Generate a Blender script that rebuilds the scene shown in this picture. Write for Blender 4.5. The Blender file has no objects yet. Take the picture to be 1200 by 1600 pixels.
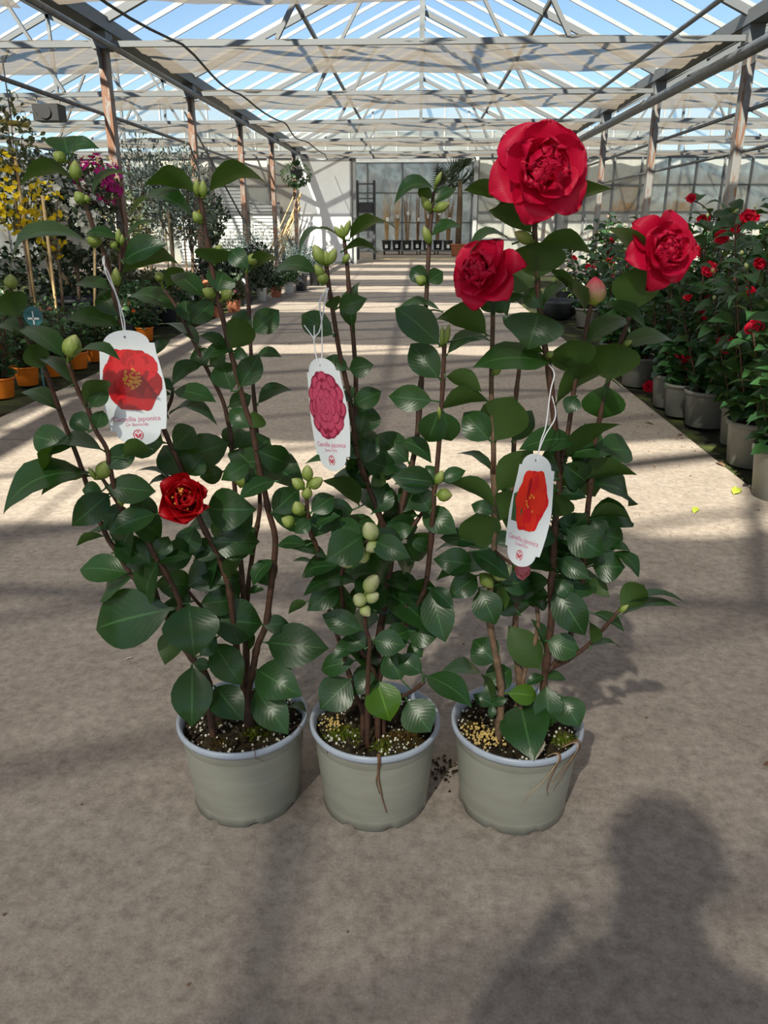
import bpy, bmesh, math, random
from mathutils import Vector, Matrix, Quaternion
R = math.radians
rng = random.Random(7)
scene = bpy.context.scene
COL = scene.collection

# ------------------------------------------------------------------ camera
FPX, PITCH = 1202.0, R(20.5)
YAW = math.atan(55 / 1202 * math.cos(PITCH))
CAM = Vector((0, 0, 1.0))
fw = Vector((-math.sin(YAW) * math.cos(PITCH), math.cos(YAW) * math.cos(PITCH), -math.sin(PITCH)))
rt = Vector((math.cos(YAW), math.sin(YAW), 0))
up = rt.cross(fw)
cd = bpy.data.cameras.new('camera'); cam = bpy.data.objects.new('camera', cd); COL.objects.link(cam)
m = Matrix((rt, up, -fw)).transposed().to_4x4(); m.translation = CAM
cam.matrix_world = m
cd.sensor_fit = 'VERTICAL'; cd.sensor_height = 24.0; cd.lens = 24.0 * FPX / 1600.0
cd.clip_start = 0.02; cd.clip_end = 300
scene.camera = cam

# ------------------------------------------------------------------ sky, sun, exposure
w = bpy.data.worlds.new('sky'); scene.world = w; w.use_nodes = True
wn, wl = w.node_tree.nodes, w.node_tree.links
bg = wn['Background']
sky = wn.new('ShaderNodeTexSky'); sky.sky_type = 'NISHITA'; sky.sun_disc = False
SUN_EL, SUN_DIR = R(43), Vector((0.35, 0.937))            # the way the light travels over the ground
sky.sun_elevation = SUN_EL
sky.sun_rotation = math.atan2(-SUN_DIR.x, -SUN_DIR.y)
sky.altitude = 0; sky.air_density = 1.0; sky.dust_density = .6; sky.ozone_density = 4.0
# thin broken cloud over the sky
tc = wn.new('ShaderNodeTexCoord'); cn = wn.new('ShaderNodeTexNoise')
cn.inputs['Scale'].default_value = 2.2; cn.inputs['Detail'].default_value = 7
cr = wn.new('ShaderNodeValToRGB'); cr.color_ramp.elements[0].position = .55; cr.color_ramp.elements[1].position = .95
mx = wn.new('ShaderNodeMix'); mx.data_type = 'RGBA'
mx.inputs['B'].default_value = (5.0, 5.4, 6.2, 1)
wl.new(tc.outputs['Generated'], cn.inputs['Vector']); wl.new(cn.outputs['Fac'], cr.inputs['Fac'])
wl.new(cr.outputs['Color'], mx.inputs['Factor']); wl.new(sky.outputs['Color'], mx.inputs['A'])
wl.new(mx.outputs['Result'], bg.inputs['Color'])
bg.inputs['Strength'].default_value = 0.12
sd = bpy.data.lights.new('sun_offscreen', 'SUN'); sun = bpy.data.objects.new('sun_offscreen', sd); COL.objects.link(sun)   # stands in the open sky behind the camera
h = SUN_DIR.normalized() * math.cos(SUN_EL)
sun.rotation_euler = Vector((h.x, h.y, -math.sin(SUN_EL))).to_track_quat('-Z', 'Y').to_euler()
sd.energy = 10; sd.color = (1.0, .90, .76); sd.angle = R(1.1)
scene.view_settings.view_transform = 'Standard'; scene.view_settings.look = 'None'
scene.view_settings.gamma = 1.0; scene.view_settings.use_curve_mapping = False
scene.view_settings.exposure = 0.64
scene.cycles.transparent_max_bounces = 16
scene.cycles.max_bounces = 8
scene.cycles.use_denoising = True

# ------------------------------------------------------------------ helpers
def ray(x, y): return fw + rt * ((x - 600) / FPX) + up * ((800 - y) / FPX)
def at_y(x, y, Y): d = ray(x, y); return CAM + d * ((Y - CAM.y) / d.y)
def at_z(x, y, z): d = ray(x, y); return CAM + d * ((z - CAM.z) / d.z)

def tag(o, label=None, cat=None, group=None, kind=None):
    if label: o['label'] = label
    if cat: o['category'] = cat
    if group: o['group'] = group
    if kind: o['kind'] = kind
    return o
def empty(name, loc=(0, 0, 0), parent=None, rz=0):
    o = bpy.data.objects.new(name, None); o.empty_display_size = .05
    o.location = loc; o.rotation_euler = (0, 0, rz); o.parent = parent; COL.objects.link(o); return o
def link(name, me, parent=None, loc=(0, 0, 0), rot=None):
    o = bpy.data.objects.new(name, me); o.location = loc
    if rot is not None: o.rotation_euler = rot
    o.parent = parent; COL.objects.link(o); return o
def mesh(name, vs, fs, mats, smooth=False, mi=None, uv=None):
    me = bpy.data.meshes.new(name); me.from_pydata([tuple(v) for v in vs], [], fs)
    for mt in (mats if isinstance(mats, (list, tuple)) else [mats]): me.materials.append(mt)
    if mi: me.polygons.foreach_set('material_index', mi)
    if smooth: me.polygons.foreach_set('use_smooth', [True] * len(me.polygons))
    if uv:
        l = me.uv_layers.new(name='UVMap')
        vi = [0] * len(me.loops); me.loops.foreach_get('vertex_index', vi)
        l.data.foreach_set('uv', [c for i in vi for c in uv[i]])
    me.update(); return me
class MB:
    """collects shapes for one mesh"""
    def __init__(s): s.v, s.f, s.m = [], [], []
    def add(s, vs, fs, mi=0):
        k = len(s.v); s.v += [Vector(v) for v in vs]; s.f += [tuple(i + k for i in f) for f in fs]; s.m += [mi] * len(fs); return s
    def box(s, lo, hi, mi=0, M=None):
        vs = [Vector((x, y, z)) for x in (lo[0], hi[0]) for y in (lo[1], hi[1]) for z in (lo[2], hi[2])]
        if M: vs = [M @ v for v in vs]
        return s.add(vs, [(0, 1, 3, 2), (4, 6, 7, 5), (0, 4, 5, 1), (2, 3, 7, 6), (0, 2, 6, 4), (1, 5, 7, 3)], mi)
    def bar(s, a, b, wx, wz, mi=0, upv=(0, 0, 1)):
        a, b = Vector(a), Vector(b); d = (b - a).normalized(); u = Vector(upv)
        if abs(d.dot(u)) > .98: u = Vector((1, 0, 0))
        x = d.cross(u).normalized(); z = x.cross(d)
        vs = [p + x * sx * wx / 2 + z * sz * wz / 2 for p in (a, b) for sx in (-1, 1) for sz in (-1, 1)]
        return s.add(vs, [(0, 1, 3, 2), (4, 6, 7, 5), (0, 4, 5, 1), (2, 3, 7, 6), (0, 2, 6, 4), (1, 5, 7, 3)], mi)
    def tube(s, pts, rad, n=8, mi=0, cap=True):
        pts = [Vector(p) for p in pts]; k = len(pts)
        rr = rad if isinstance(rad, (list, tuple)) else [rad] * k
        vs, fs = [], []; x = None
        for i, p in enumerate(pts):
            d = (pts[min(i + 1, k - 1)] - pts[max(i - 1, 0)]).normalized()
            if x is None: x = d.orthogonal().normalized()
            x = (x - d * x.dot(d)).normalized(); y = d.cross(x)
            vs += [p + (x * math.cos(2 * math.pi * j / n) + y * math.sin(2 * math.pi * j / n)) * rr[i] for j in range(n)]
        for i in range(k - 1):
            for j in range(n):
                fs.append((i * n + j, i * n + (j + 1) % n, (i + 1) * n + (j + 1) % n, (i + 1) * n + j))
        if cap: fs += [tuple(range(n - 1, -1, -1)), tuple((k - 1) * n + j for j in range(n))]
        return s.add(vs, fs, mi)
    def lathe(s, prof, n=32, mi=0, c=(0, 0, 0)):
        vs, fs = [], []; c = Vector(c)
        for r_, z in prof: vs += [c + Vector((r_ * math.cos(2 * math.pi * j / n), r_ * math.sin(2 * math.pi * j / n), z)) for j in range(n)]
        for i in range(len(prof) - 1):
            for j in range(n): fs.append((i * n + j, i * n + (j + 1) % n, (i + 1) * n + (j + 1) % n, (i + 1) * n + j))
        return s.add(vs, fs, mi)
    def ball(s, c, r_, n=6, k=4, mi=0, sc=(1, 1, 1)):
        c = Vector(c); vs = [c + Vector((0, 0, r_ * sc[2]))]; fs = []
        for i in range(1, k):
            a = math.pi * i / k
            vs += [c + Vector((r_ * sc[0] * math.sin(a) * math.cos(2 * math.pi * j / n), r_ * sc[1] * math.sin(a) * math.sin(2 * math.pi * j / n), r_ * sc[2] * math.cos(a))) for j in range(n)]
        vs.append(c - Vector((0, 0, r_ * sc[2]))); e = len(vs) - 1
        for j in range(n): fs.append((0, 1 + j, 1 + (j + 1) % n))
        for i in range(k - 2):
            for j in range(n): fs.append((1 + i * n + j, 1 + (i + 1) * n + j, 1 + (i + 1) * n + (j + 1) % n, 1 + i * n + (j + 1) % n))
        for j in range(n): fs.append((1 + (k - 2) * n + j, e, 1 + (k - 2) * n + (j + 1) % n))
        return s.add(vs, fs, mi)
    def me(s, name, mats, smooth=False): return mesh(name, s.v, s.f, mats, smooth, s.m)
    def build(s, name, mats, parent=None, loc=(0, 0, 0), smooth=False, rot=None):
        return link(name, s.me(name, mats, smooth), parent, loc, rot)

def smooth_path(pts, sub=4):
    """Catmull-Rom through points given as Vectors"""
    if len(pts) < 3: return pts
    out = []
    for i in range(len(pts) - 1):
        p0, p1, p2, p3 = pts[max(i - 1, 0)], pts[i], pts[i + 1], pts[min(i + 2, len(pts) - 1)]
        for j in range(sub):
            t = j / sub
            out.append(.5 * ((2 * p1) + (p2 - p0) * t + (2 * p0 - 5 * p1 + 4 * p2 - p3) * t * t + (3 * p1 - p0 - 3 * p2 + p3) * t ** 3))
    out.append(pts[-1]); return out

# ------------------------------------------------------------------ materials
class NT:
    def __init__(s, name):
        s.m = bpy.data.materials.new(name); s.m.use_nodes = True
        s.n, s.l = s.m.node_tree.nodes, s.m.node_tree.links
        s.p = s.n['Principled BSDF']; s.out = s.n['Material Output']
    def new(s, t, **kw):
        n = s.n.new('ShaderNode' + t)
        for k, v in kw.items():
            if k in n.inputs: n.inputs[k].default_value = v
            else: setattr(n, k, v)
        return n
    def ln(s, a, b): s.l.new(a, b)
    def coord(s, kind='Object', sc=(1, 1, 1)):
        t = s.new('TexCoord'); mp = s.new('Mapping'); mp.inputs['Scale'].default_value = sc
        s.ln(t.outputs[kind], mp.inputs['Vector']); return mp.outputs['Vector']
    def noise(s, vec, scale, detail=4, rough=.55, dist=0):
        n = s.new('TexNoise'); n.inputs['Scale'].default_value = scale; n.inputs['Detail'].default_value = detail
        n.inputs['Roughness'].default_value = rough; n.inputs['Distortion'].default_value = dist
        s.ln(vec, n.inputs['Vector']); return n.outputs['Fac']
    def ramp(s, fac, stops):
        r_ = s.new('ValToRGB'); el = r_.color_ramp.elements
        while len(el) < len(stops): el.new(.5)
        for e, (p, c) in zip(el, stops): e.position = p; e.color = (*c, 1) if len(c) == 3 else c
        s.ln(fac, r_.inputs['Fac']); return r_.outputs['Color']
    def mix(s, fac, a, b, mode='MIX'):
        x = s.new('Mix', data_type='RGBA', blend_type=mode)
        for sock, v in (('Factor', fac), ('A', a), ('B', b)):
            if hasattr(v, 'links'): s.ln(v, x.inputs[sock])
            else: x.inputs[sock].default_value = (*v, 1) if isinstance(v, (tuple, list)) and len(v) == 3 else v
        return x.outputs['Result']
    def math(s, op, a, b=0.0, clamp=False):
        x = s.new('Math', operation=op, use_clamp=clamp)
        for i, v in enumerate((a, b)):
            if hasattr(v, 'links'): s.ln(v, x.inputs[i])
            else: x.inputs[i].default_value = v
        return x.outputs[0]
    def bump(s, h, strength=.3, dist=.01):
        b = s.new('Bump'); b.inputs['Strength'].default_value = strength; b.inputs['Distance'].default_value = dist
        s.ln(h, b.inputs['Height']); s.ln(b.outputs['Normal'], s.p.inputs['Normal'])
    def base(s, c):
        if hasattr(c, 'links'): s.ln(c, s.p.inputs['Base Color'])
        else: s.p.inputs['Base Color'].default_value = (*c, 1)
    def set(s, rough=None, metal=None, spec=None):
        if rough is not None: s.p.inputs['Roughness'].default_value = rough
        if metal is not None: s.p.inputs['Metallic'].default_value = metal
        if spec is not None: s.p.inputs['Specular IOR Level'].default_value = spec
        return s
    def translucent(s, fac, col):
        t = s.new('BsdfTranslucent'); mxs = s.new('MixShader')
        if hasattr(col, 'links'): s.ln(col, t.inputs['Color'])
        else: t.inputs['Color'].default_value = (*col, 1)
        if hasattr(fac, 'links'): s.ln(fac, mxs.inputs[0])
        else: mxs.inputs[0].default_value = fac
        s.ln(s.p.outputs[0], mxs.inputs[1]); s.ln(t.outputs[0], mxs.inputs[2]); s.ln(mxs.outputs[0], s.out.inputs['Surface'])
        return mxs

def srgb(r_, g, b):
    f = lambda c: (c / 255 / 12.92) if c <= 10.3 else ((c / 255 + .055) / 1.055) ** 2.4
    return (f(r_), f(g), f(b))

def plain(name, c, rough=.6, metal=0, var=.15, scale=30, spec=.5):
    t = NT(name); t.set(rough, metal, spec); v = t.coord('Object')
    n = t.noise(v, scale, 5)
    t.base(t.ramp(n, [(.3, tuple(x * (1 - var) for x in c)), (.7, tuple(min(1, x * (1 + var)) for x in c))])); return t.m

def leaf_mat(name, c1, c2, back, trans, tfac=.28, rough=.34, veins=True):
    t = NT(name); t.set(rough, 0, .5)
    oi = t.new('ObjectInfo'); uv = t.new('UVMap'); sep = t.new('SeparateXYZ'); t.ln(uv.outputs[0], sep.inputs[0])
    rnd = oi.outputs['Random']
    vec = t.coord('Object'); n = t.noise(vec, 35, 4)
    col = t.mix(t.math('ADD', t.math('MULTIPLY', rnd, .7), t.math('MULTIPLY', n, .4)), c1, c2)
    if veins:
        a = t.math('ABSOLUTE', t.math('SUBTRACT', sep.outputs[1], .5))          # 0 on the midrib, .5 on the edge
        mid = t.math('LESS_THAN', a, .022)
        ph = t.math('SUBTRACT', t.math('MULTIPLY', sep.outputs[0], 62.0), t.math('MULTIPLY', a, 42.0))
        sv = t.math('POWER', t.math('ABSOLUTE', t.math('COSINE', t.math('MULTIPLY', ph, .5))), 14.0)
        vein = t.math('ADD', t.math('MULTIPLY', mid, .45), t.math('MULTIPLY', sv, .035), True)
        col = t.mix(vein, col, tuple(min(1, x * 2.6 + .03) for x in c2))
        hb = t.math('SUBTRACT', t.math('MULTIPLY', t.math('COSINE', ph), .5), t.math('MULTIPLY', mid, 1.2))
        t.bump(t.math('ADD', hb, t.math('MULTIPLY', t.noise(vec, 120, 3), 1.2)), .11, .0008)
    geo = t.new('NewGeometry')
    col = t.mix(geo.outputs['Backfacing'], col, back)
    t.base(col)
    rg = t.math('ADD', t.math('MULTIPLY', geo.outputs['Backfacing'], .2), t.math('ADD', t.math('MULTIPLY', n, .22), rough - .10)); t.ln(rg, t.p.inputs['Roughness'])
    t.translucent(tfac, trans)
    return t.m

M = {}
M['leaf'] = leaf_mat('camellia_leaf', (.008, .036, .009), (.023, .077, .016), (.040, .085, .016), (.11, .24, .012), .20)
M['leaf_yellowing'] = leaf_mat('yellowing_camellia_leaf', (.05, .14, .012), (.09, .20, .014), (.09, .19, .015), (.22, .42, .015), .40, .34)
M['stem'] = plain('camellia_bark', (.075, .034, .02), .6, 0, .4, 60)
M['stem_old'] = plain('camellia_old_bark', (.17, .10, .06), .75, 0, .4, 70)
def bud_mat(name, a, b, c):
    t = NT(name); t.set(.5); uv = t.new('UVMap'); sep = t.new('SeparateXYZ'); t.ln(uv.outputs[0], sep.inputs[0])
    n = t.noise(t.coord('Object'), 90, 4)
    t.base(t.ramp(t.math('ADD', sep.outputs[0], t.math('MULTIPLY', t.math('SUBTRACT', n, .5), .5)), [(.15, a), (.55, b), (.95, c)]))
    t.translucent(.12, b); return t.m
M['bud'] = bud_mat('green_bud', (.16, .24, .03), (.27, .34, .07), (.42, .45, .16))
M['bud_pale'] = bud_mat('pale_bud', (.30, .38, .08), (.50, .54, .24), (.58, .56, .32))
M['bud_pink'] = bud_mat('pink_bud', (.34, .40, .05), (.62, .30, .22), (.66, .015, .08))
def petal_mat(name, c1, c2, tr, tfac=.25):
    t = NT(name); t.set(.45, 0, .3); uv = t.new('UVMap'); sep = t.new('SeparateXYZ'); t.ln(uv.outputs[0], sep.inputs[0])
    oi = t.new('ObjectInfo'); n = t.noise(t.coord('Object'), 60, 4)
    f = t.math('ADD', t.math('MULTIPLY', oi.outputs['Random'], .6), t.math('MULTIPLY', n, .5))
    t.base(t.mix(f, c1, c2))
    st = t.math('COSINE', t.math('MULTIPLY', sep.outputs[1], 130.0)); t.bump(st, .15, .0008)
    t.translucent(tfac, tr); return t.m
M['petal'] = petal_mat('red_petal', (.56, .002, .034), (.76, .008, .066), (.72, .006, .045), .25)
M['petal_dark'] = petal_mat('dark_red_petal', (.40, .002, .006), (.62, .004, .012), (.6, .005, .01), .22)
M['petal_pink'] = petal_mat('pink_petal', (.78, .22, .26), (.85, .32, .35), (.8, .2, .25), .3)
M['anther'] = plain('anther', (.85, .42, .06), .6, 0, .2, 80)
# ------------------------------------------------------------------ setting materials
def concrete():
    t = NT('brushed_concrete'); t.set(.82, 0, .3); v = t.coord('Object')
    big = t.noise(v, .9, 5, .6, .4); mid = t.noise(v, 6, 6, .65); fine = t.noise(v, 210, 4, .8); grain = t.noise(v, 38, 5, .75)
    streak = t.noise(t.coord('Object', (7.0, 16, 3)), 3.0, 6, .7, 1.2)
    c = t.ramp(big, [(.3, (.245, .20, .178)), (.5, (.335, .28, .248)), (.72, (.43, .36, .315))])
    c = t.mix(t.ramp(mid, [(.35, (1, 1, 1)), (.62, (0, 0, 0))]), c, (.20, .16, .135))
    c = t.mix(.28, c, t.ramp(streak, [(.3, (.22, .19, .16)), (.7, (.45, .39, .33))]), 'MIX')
    c = t.mix(t.ramp(fine, [(.36, (.6, .6, .6)), (.47, (0, 0, 0))]), c, (.13, .11, .095))
    c = t.mix(t.ramp(fine, [(.57, (0, 0, 0)), (.68, (.5, .5, .5))]), c, (.6, .56, .5))
    c = t.mix(.42, c, t.ramp(grain, [(.34, (.13, .105, .09)), (.5, (.33, .275, .235)), (.68, (.52, .45, .38))]))
    t.base(c); t.bump(t.math('ADD', t.math('MULTIPLY', fine, .8), t.math('MULTIPLY', streak, .35)), .4, .005); return t.m
def moss_ground():
    t = NT('mossy_ground'); t.set(.95, 0, .2); v = t.coord('Object')
    n = t.noise(v, 7, 6, .65); f = t.noise(v, 90, 3)
    c = t.ramp(n, [(.3, (.018, .016, .012)), (.5, (.03, .032, .014)), (.68, (.075, .10, .02))])
    c = t.mix(t.ramp(f, [(.6, (0, 0, 0)), (.75, (.6, .6, .6))]), c, (.12, .10, .06))
    t.base(c); t.bump(f, .6, .01); return t.m
def glass(name, haze, stain=None, stain_amt=0, tint=(.93, .96, .95)):
    """thin pane: mostly clear, partly a film of dust and whitewash that scatters light"""
    t = NT(name); v = t.coord('Object')
    tr = t.new('BsdfTransparent'); tr.inputs['Color'].default_value = (*tint, 1)
    tl = t.new('BsdfTranslucent'); t.set(.35, 0, .5)
    n = t.noise(v, 1.6, 5, .6, .8)
    dust = (.56, .56, .53)
    if stain:
        s_ = t.ramp(t.noise(v, 1.1, 5, .65, 1.2), [(.5 - stain_amt, (0, 0, 0)), (.72 - stain_amt, (1, 1, 1))])
        col = t.mix(s_, dust, stain)
        t.base(col); t.ln(col, tl.inputs['Color'])
    else:
        t.base(dust); tl.inputs['Color'].default_value = (*dust, 1)
    a = t.new('MixShader'); a.inputs[0].default_value = .5; t.ln(t.p.outputs[0], a.inputs[1]); t.ln(tl.outputs[0], a.inputs[2])
    b = t.new('MixShader'); t.ln(t.ramp(n, [(.3, (haze * .6,) * 3), (.7, (min(1, haze * 1.4),) * 3)]), b.inputs[0])
    t.ln(tr.outputs[0], b.inputs[1]); t.ln(a.outputs[0], b.inputs[2]); t.ln(b.outputs[0], t.out.inputs['Surface']); return t.m
def fabric(name, openness):
    t = NT(name); t.set(.9, 0, .1); v = t.coord('Object', (1, 1, 1))
    n = t.noise(t.coord('Object', (1, 14, 1)), 3, 4)
    c = t.ramp(n, [(.3, (.20, .165, .13)), (.7, (.27, .23, .185))]); t.base(c)
    tl = t.new('BsdfTranslucent'); t.ln(c, tl.inputs['Color'])
    tr = t.new('BsdfTransparent'); tr.inputs['Color'].default_value = (.96, .98, 1, 1)
    a = t.new('MixShader'); a.inputs[0].default_value = .68; t.ln(t.p.outputs[0], a.inputs[1]); t.ln(tl.outputs[0], a.inputs[2])
    b = t.new('MixShader'); b.inputs[0].default_value = openness; t.ln(a.outputs[0], b.inputs[1]); t.ln(tr.outputs[0], b.inputs[2])
    t.ln(b.outputs[0], t.out.inputs['Surface']); return t.m
def rusty(name, steel, amt):
    t = NT(name); t.set(.55, .35, .5); v = t.coord('Object', (6, 6, 1.2))
    n = t.noise(v, 2.2, 6, .7, .6)
    f = t.noise(t.coord('Object'), 40, 4)
    c = t.ramp(n, [(.5 - amt, steel), (.58 - amt, (.20, .085, .045)), (.8 - amt * .4, (.30, .19, .13))])
    t.base(t.mix(t.math('MULTIPLY', f, .3), c, (.08, .06, .05))); return t.m
M['concrete'] = concrete(); M['moss_ground'] = moss_ground()
M['roof_glass'] = glass('roof_glass', .035)
M['gable_glass'] = glass('gable_glass', .30, None, 0, (.88, .92, .93))
M['wall_glass'] = glass('whitewashed_glass', .72, (.62, .56, .44), .0)
M['wall_glass_brown'] = glass('stained_glass', .80, (.50, .33, .17), .10)
M['far_sheet'] = glass('cloudy_sheet', .95, (.55, .56, .56), .05)
M['cloth'] = fabric('shade_cloth', .16)
M['steel'] = rusty('galvanised_steel', (.15, .16, .17), -.18)
M['rust'] = rusty('rusted_steel', (.24, .24, .24), -.01)
M['rust_red'] = rusty('heavily_rusted_steel', (.26, .26, .26), .06)
M['pipe'] = plain('grey_pipe', (.16, .17, .18), .5, .5, .25, 12)
M['alu'] = plain('aluminium_bar', (.34, .35, .36), .45, .2, .1, 8)
M['white_sheet'] = plain('white_door_sheet', (.80, .82, .84), .45, 0, .05, 3)
M['louvre'] = plain('louvre_slat', (.50, .52, .53), .55, 0, .12, 6)
M['panel'] = plain('grey_panel', (.42, .40, .36), .7, 0, .2, 3)
M['black'] = plain('black_plastic', (.012, .012, .013), .5, 0, .3, 20)
M['cable'] = plain('black_cable', (.02, .02, .02), .6, 0, .2, 20)
M['yellow_paint'] = plain('yellow_paint', (.55, .42, .06), .7, 0, .3, 12)
M['dark_joint'] = plain('joint_filler', (.05, .045, .04), .95, 0, .3, 30)

# ------------------------------------------------------------------ floor and ground
YEND, YBACK, XB, HG, SP, Y1 = 21.7, 32.0, 3.03, 2.65, 2.97, 8.27
fl = empty('floor'); tag(fl, 'pale brushed concrete aisle floor cast in slabs', 'floor', kind='structure')
ys = [-7.0, 3.62, 10.4, 17.2, 24.4, YBACK]
for a, b in zip(ys, ys[1:]):
    wide = a > 17
    MB().box((-2.3 if not wide else -9, a + .006, -.12), (1.36 if not wide else 9, b - .006, 0)).build('slab', M['concrete'], fl)
MB().box((-9.2, -7, -.2), (9.2, YBACK, -.09)).build('sub_floor', M['dark_joint'], fl)
g = empty('ground'); tag(g, 'dark mossy ground beside the concrete aisle', 'ground', kind='structure')
for x0, x1 in ((-9.15, -2.3), (1.36, 9.15)):
    vs, fs = [], []; nx, ny = 40, 90
    for i in range(nx + 1):
        for j in range(ny + 1):
            x = x0 + (x1 - x0) * i / nx; y = -7 + 24.2 * j / ny
            vs.append((x, y, -.015 + rng.uniform(-.008, .008)))
    for i in range(nx):
        for j in range(ny): k = i * (ny + 1) + j; fs.append((k, k + ny + 1, k + ny + 2, k + 1))
    link('soil_strip', mesh('soil_strip', vs, fs, M['moss_ground'], True), g)

# ------------------------------------------------------------------ roof
ceil = empty('ceiling', (0, 0, 2.85)); tag(ceil, 'glazed greenhouse roof of clear panes between white bars', 'roof', kind='structure')
slope = math.atan(math.tan(R(25))); SL = XB / math.cos(slope); PW = SP / 4
pane_me = MB().box((-SL / 2 + .03, -PW / 2 + .012, -.002), (SL / 2 - .03, PW / 2 - .012, .002)).me('pane', M['roof_glass'])
bar_me = MB().box((-SL / 2, -.011, -.035), (SL / 2, .011, .008)).me('glazing_bar', M['alu'])
Y0 = Y1 - 5 * SP
nrow = int((YEND - Y0) / PW)
for bx in (-2 * XB, 0, 2 * XB):
    for s in (-1, 1):
        ctr = Vector((bx + s * XB / 2, 0, XB * math.tan(slope) / 2))
        for k in range(nrow + 1):
            y = Y0 + k * PW
            o = link('glazing_bar', bar_me, ceil, (ctr.x, y, ctr.z), (0, s * slope, 0))
            if k < nrow: link('pane', pane_me, ceil, (ctr.x, y + PW / 2, ctr.z), (0, s * slope, 0))
    zr = XB * math.tan(slope)
    MB().box((bx - .035, Y0, zr - .09), (bx + .035, YEND, zr + .02)).build('ridge_beam', M['alu'], ceil)
    for s in (-1, 1):
        MB().box((bx + s * XB * .5 - .02, Y0, zr * .5 - .10), (bx + s * XB * .5 + .02, YEND, zr * .5 - .05)).build('purlin', M['steel'], ceil)

# gutters along the post rows
for x in (-3 * XB, -XB, XB, 3 * XB):
    go = MB().box((x - .075, Y0, 2.70), (x + .075, YEND, 2.715)).box((x - .085, Y0, 2.70), (x - .07, YEND, 2.82)).box((x + .07, Y0, 2.70), (x + .085, YEND, 2.82)).build('gutter_beam', M['steel'])
    inner = abs(x) < 4
    tag(go, ('galvanised gutter running over the posts beside the %s' % ('forsythia and olive trees' if x < 0 else 'red camellia row')) if inner else
        ('galvanised gutter over the outer glass wall behind the %s' % ('forsythia' if x < 0 else 'light green shrubs')), 'gutter', 'roof gutters')

# posts and trusses
post_me = MB().box((-.04, -.055, 0), (.04, .055, 2.7)).me('post_shaft', [M['rust']])
post_me2 = MB().box((-.04, -.055, 0), (.04, .055, 2.7)).me('post_shaft', [M['rust_red']])
cap_me = MB().box((-.07, -.09, 2.55), (.07, .09, 2.70)).box((-.005, -.16, 2.38), (.005, .16, 2.56)).me('post_bracket', [M['steel']])
foot_me = MB().box((-.08, -.09, -.02), (.08, .09, .02)).me('foot_plate', [M['steel']])
PY = [Y1 + k * SP for k in range(-4, 5)]
ORD = ['first', 'second', 'third', 'fourth', 'fifth', 'sixth', 'seventh', 'eighth', 'ninth']
for x in (-XB, XB):
    for k, y in enumerate(PY):
        p = empty('steel_post', (x, y, 0))
        link('post_shaft', post_me2 if x < 0 else post_me, p); link('post_bracket', cap_me, p); link('foot_plate', foot_me, p)
        tag(p, 'rust-streaked steel post, %s from the end wall in the row beside the %s' % (ORD[8 - k], 'shrubs' if x < 0 else 'camellias'), 'post',
            'steel posts on the %s side' % ('shrub' if x < 0 else 'camellia'))
zr = 2.85 + XB * math.tan(slope)
def truss(bx, y):
    t = empty('roof_truss', (bx, y, 2.6))
    z0 = 0.0
    MB().box((-XB, -.02, -.025), (XB, .02, .025)).build('tie_beam', M['steel'], t)
    for s in (-1, 1):
        MB().bar((s * XB, 0, .18), (0, 0, zr - 2.6 - .1), .05, .07).build('rafter', M['steel'], t)
        MB().bar((s * XB * .45, 0, .03), (s * XB * .22, 0, (zr - 2.6) * .72), .05, .04).build('strut', M['steel'], t)
    MB().box((-.025, -.025, 0), (.025, .025, zr - 2.65)).build('king_post', M['pipe'], t)
    return t
for k, y in enumerate(PY[1:]):
    for bx, nm in ((-2 * XB, 'shrub bay'), (0, 'aisle'), (2 * XB, 'camellia bay')):
        tag(truss(bx, y), 'steel roof truss spanning the %s, %s from the end wall' % (nm, ORD[7 - k]), 'truss', 'roof trusses over the ' + nm)

# shade screens drawn part open between the trusses
def screen_mesh(x0, x1, y0, y1, seed):
    r_ = random.Random(seed); nx, ny = 46, 14; vs, fs = [], []
    ph = [r_.uniform(0, 6.28) for _ in range(6)]
    for i in range(nx + 1):
        for j in range(ny + 1):
            u, v = i / nx, j / ny
            e = (abs(v - .5) * 2) ** 6
            z = .012 * math.sin(u * 9 + ph[0]) + .010 * math.sin(u * 23 + ph[1]) * v + .012 * math.sin(v * 30 + ph[2] + 2 * math.sin(u * 7 + ph[3]))
            yy = y0 + (y1 - y0) * v + e * .03 * math.sin(u * 31 + ph[4]) + e * .02 * math.sin(u * 67 + ph[5])
            vs.append((x0 + (x1 - x0) * u, yy, z - e * .035))
    for i in range(nx):
        for j in range(ny): k = i * (ny + 1) + j; fs.append((k, k + ny + 1, k + ny + 2, k + 1))
    return mesh('shade_screen', vs, fs, M['cloth'], True)
bands = [(-5.6, -.12), (1.05, 3.75), (4.25, 6.95)] + [(Y1 + k * SP, Y1 + k * SP + 1.65) for k in range(0, 5)]
for bx, nm in ((-2 * XB, 'shrub bay'), (0, 'concrete aisle'), (2 * XB, 'camellia bay')):
    for i, (a, b) in enumerate(bands):
        b = min(b, YEND - .2)
        o = link('shade_screen', screen_mesh(-XB + .13, XB - .13, 0, b - a, i * 7 + int(bx)), None, (bx, a, 2.655))
        tag(o, 'beige woven shade screen above the %s, %s from the end wall' % (nm, ORD[len(bands) - 1 - i]), 'screen', 'shade screens above the ' + nm)

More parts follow.
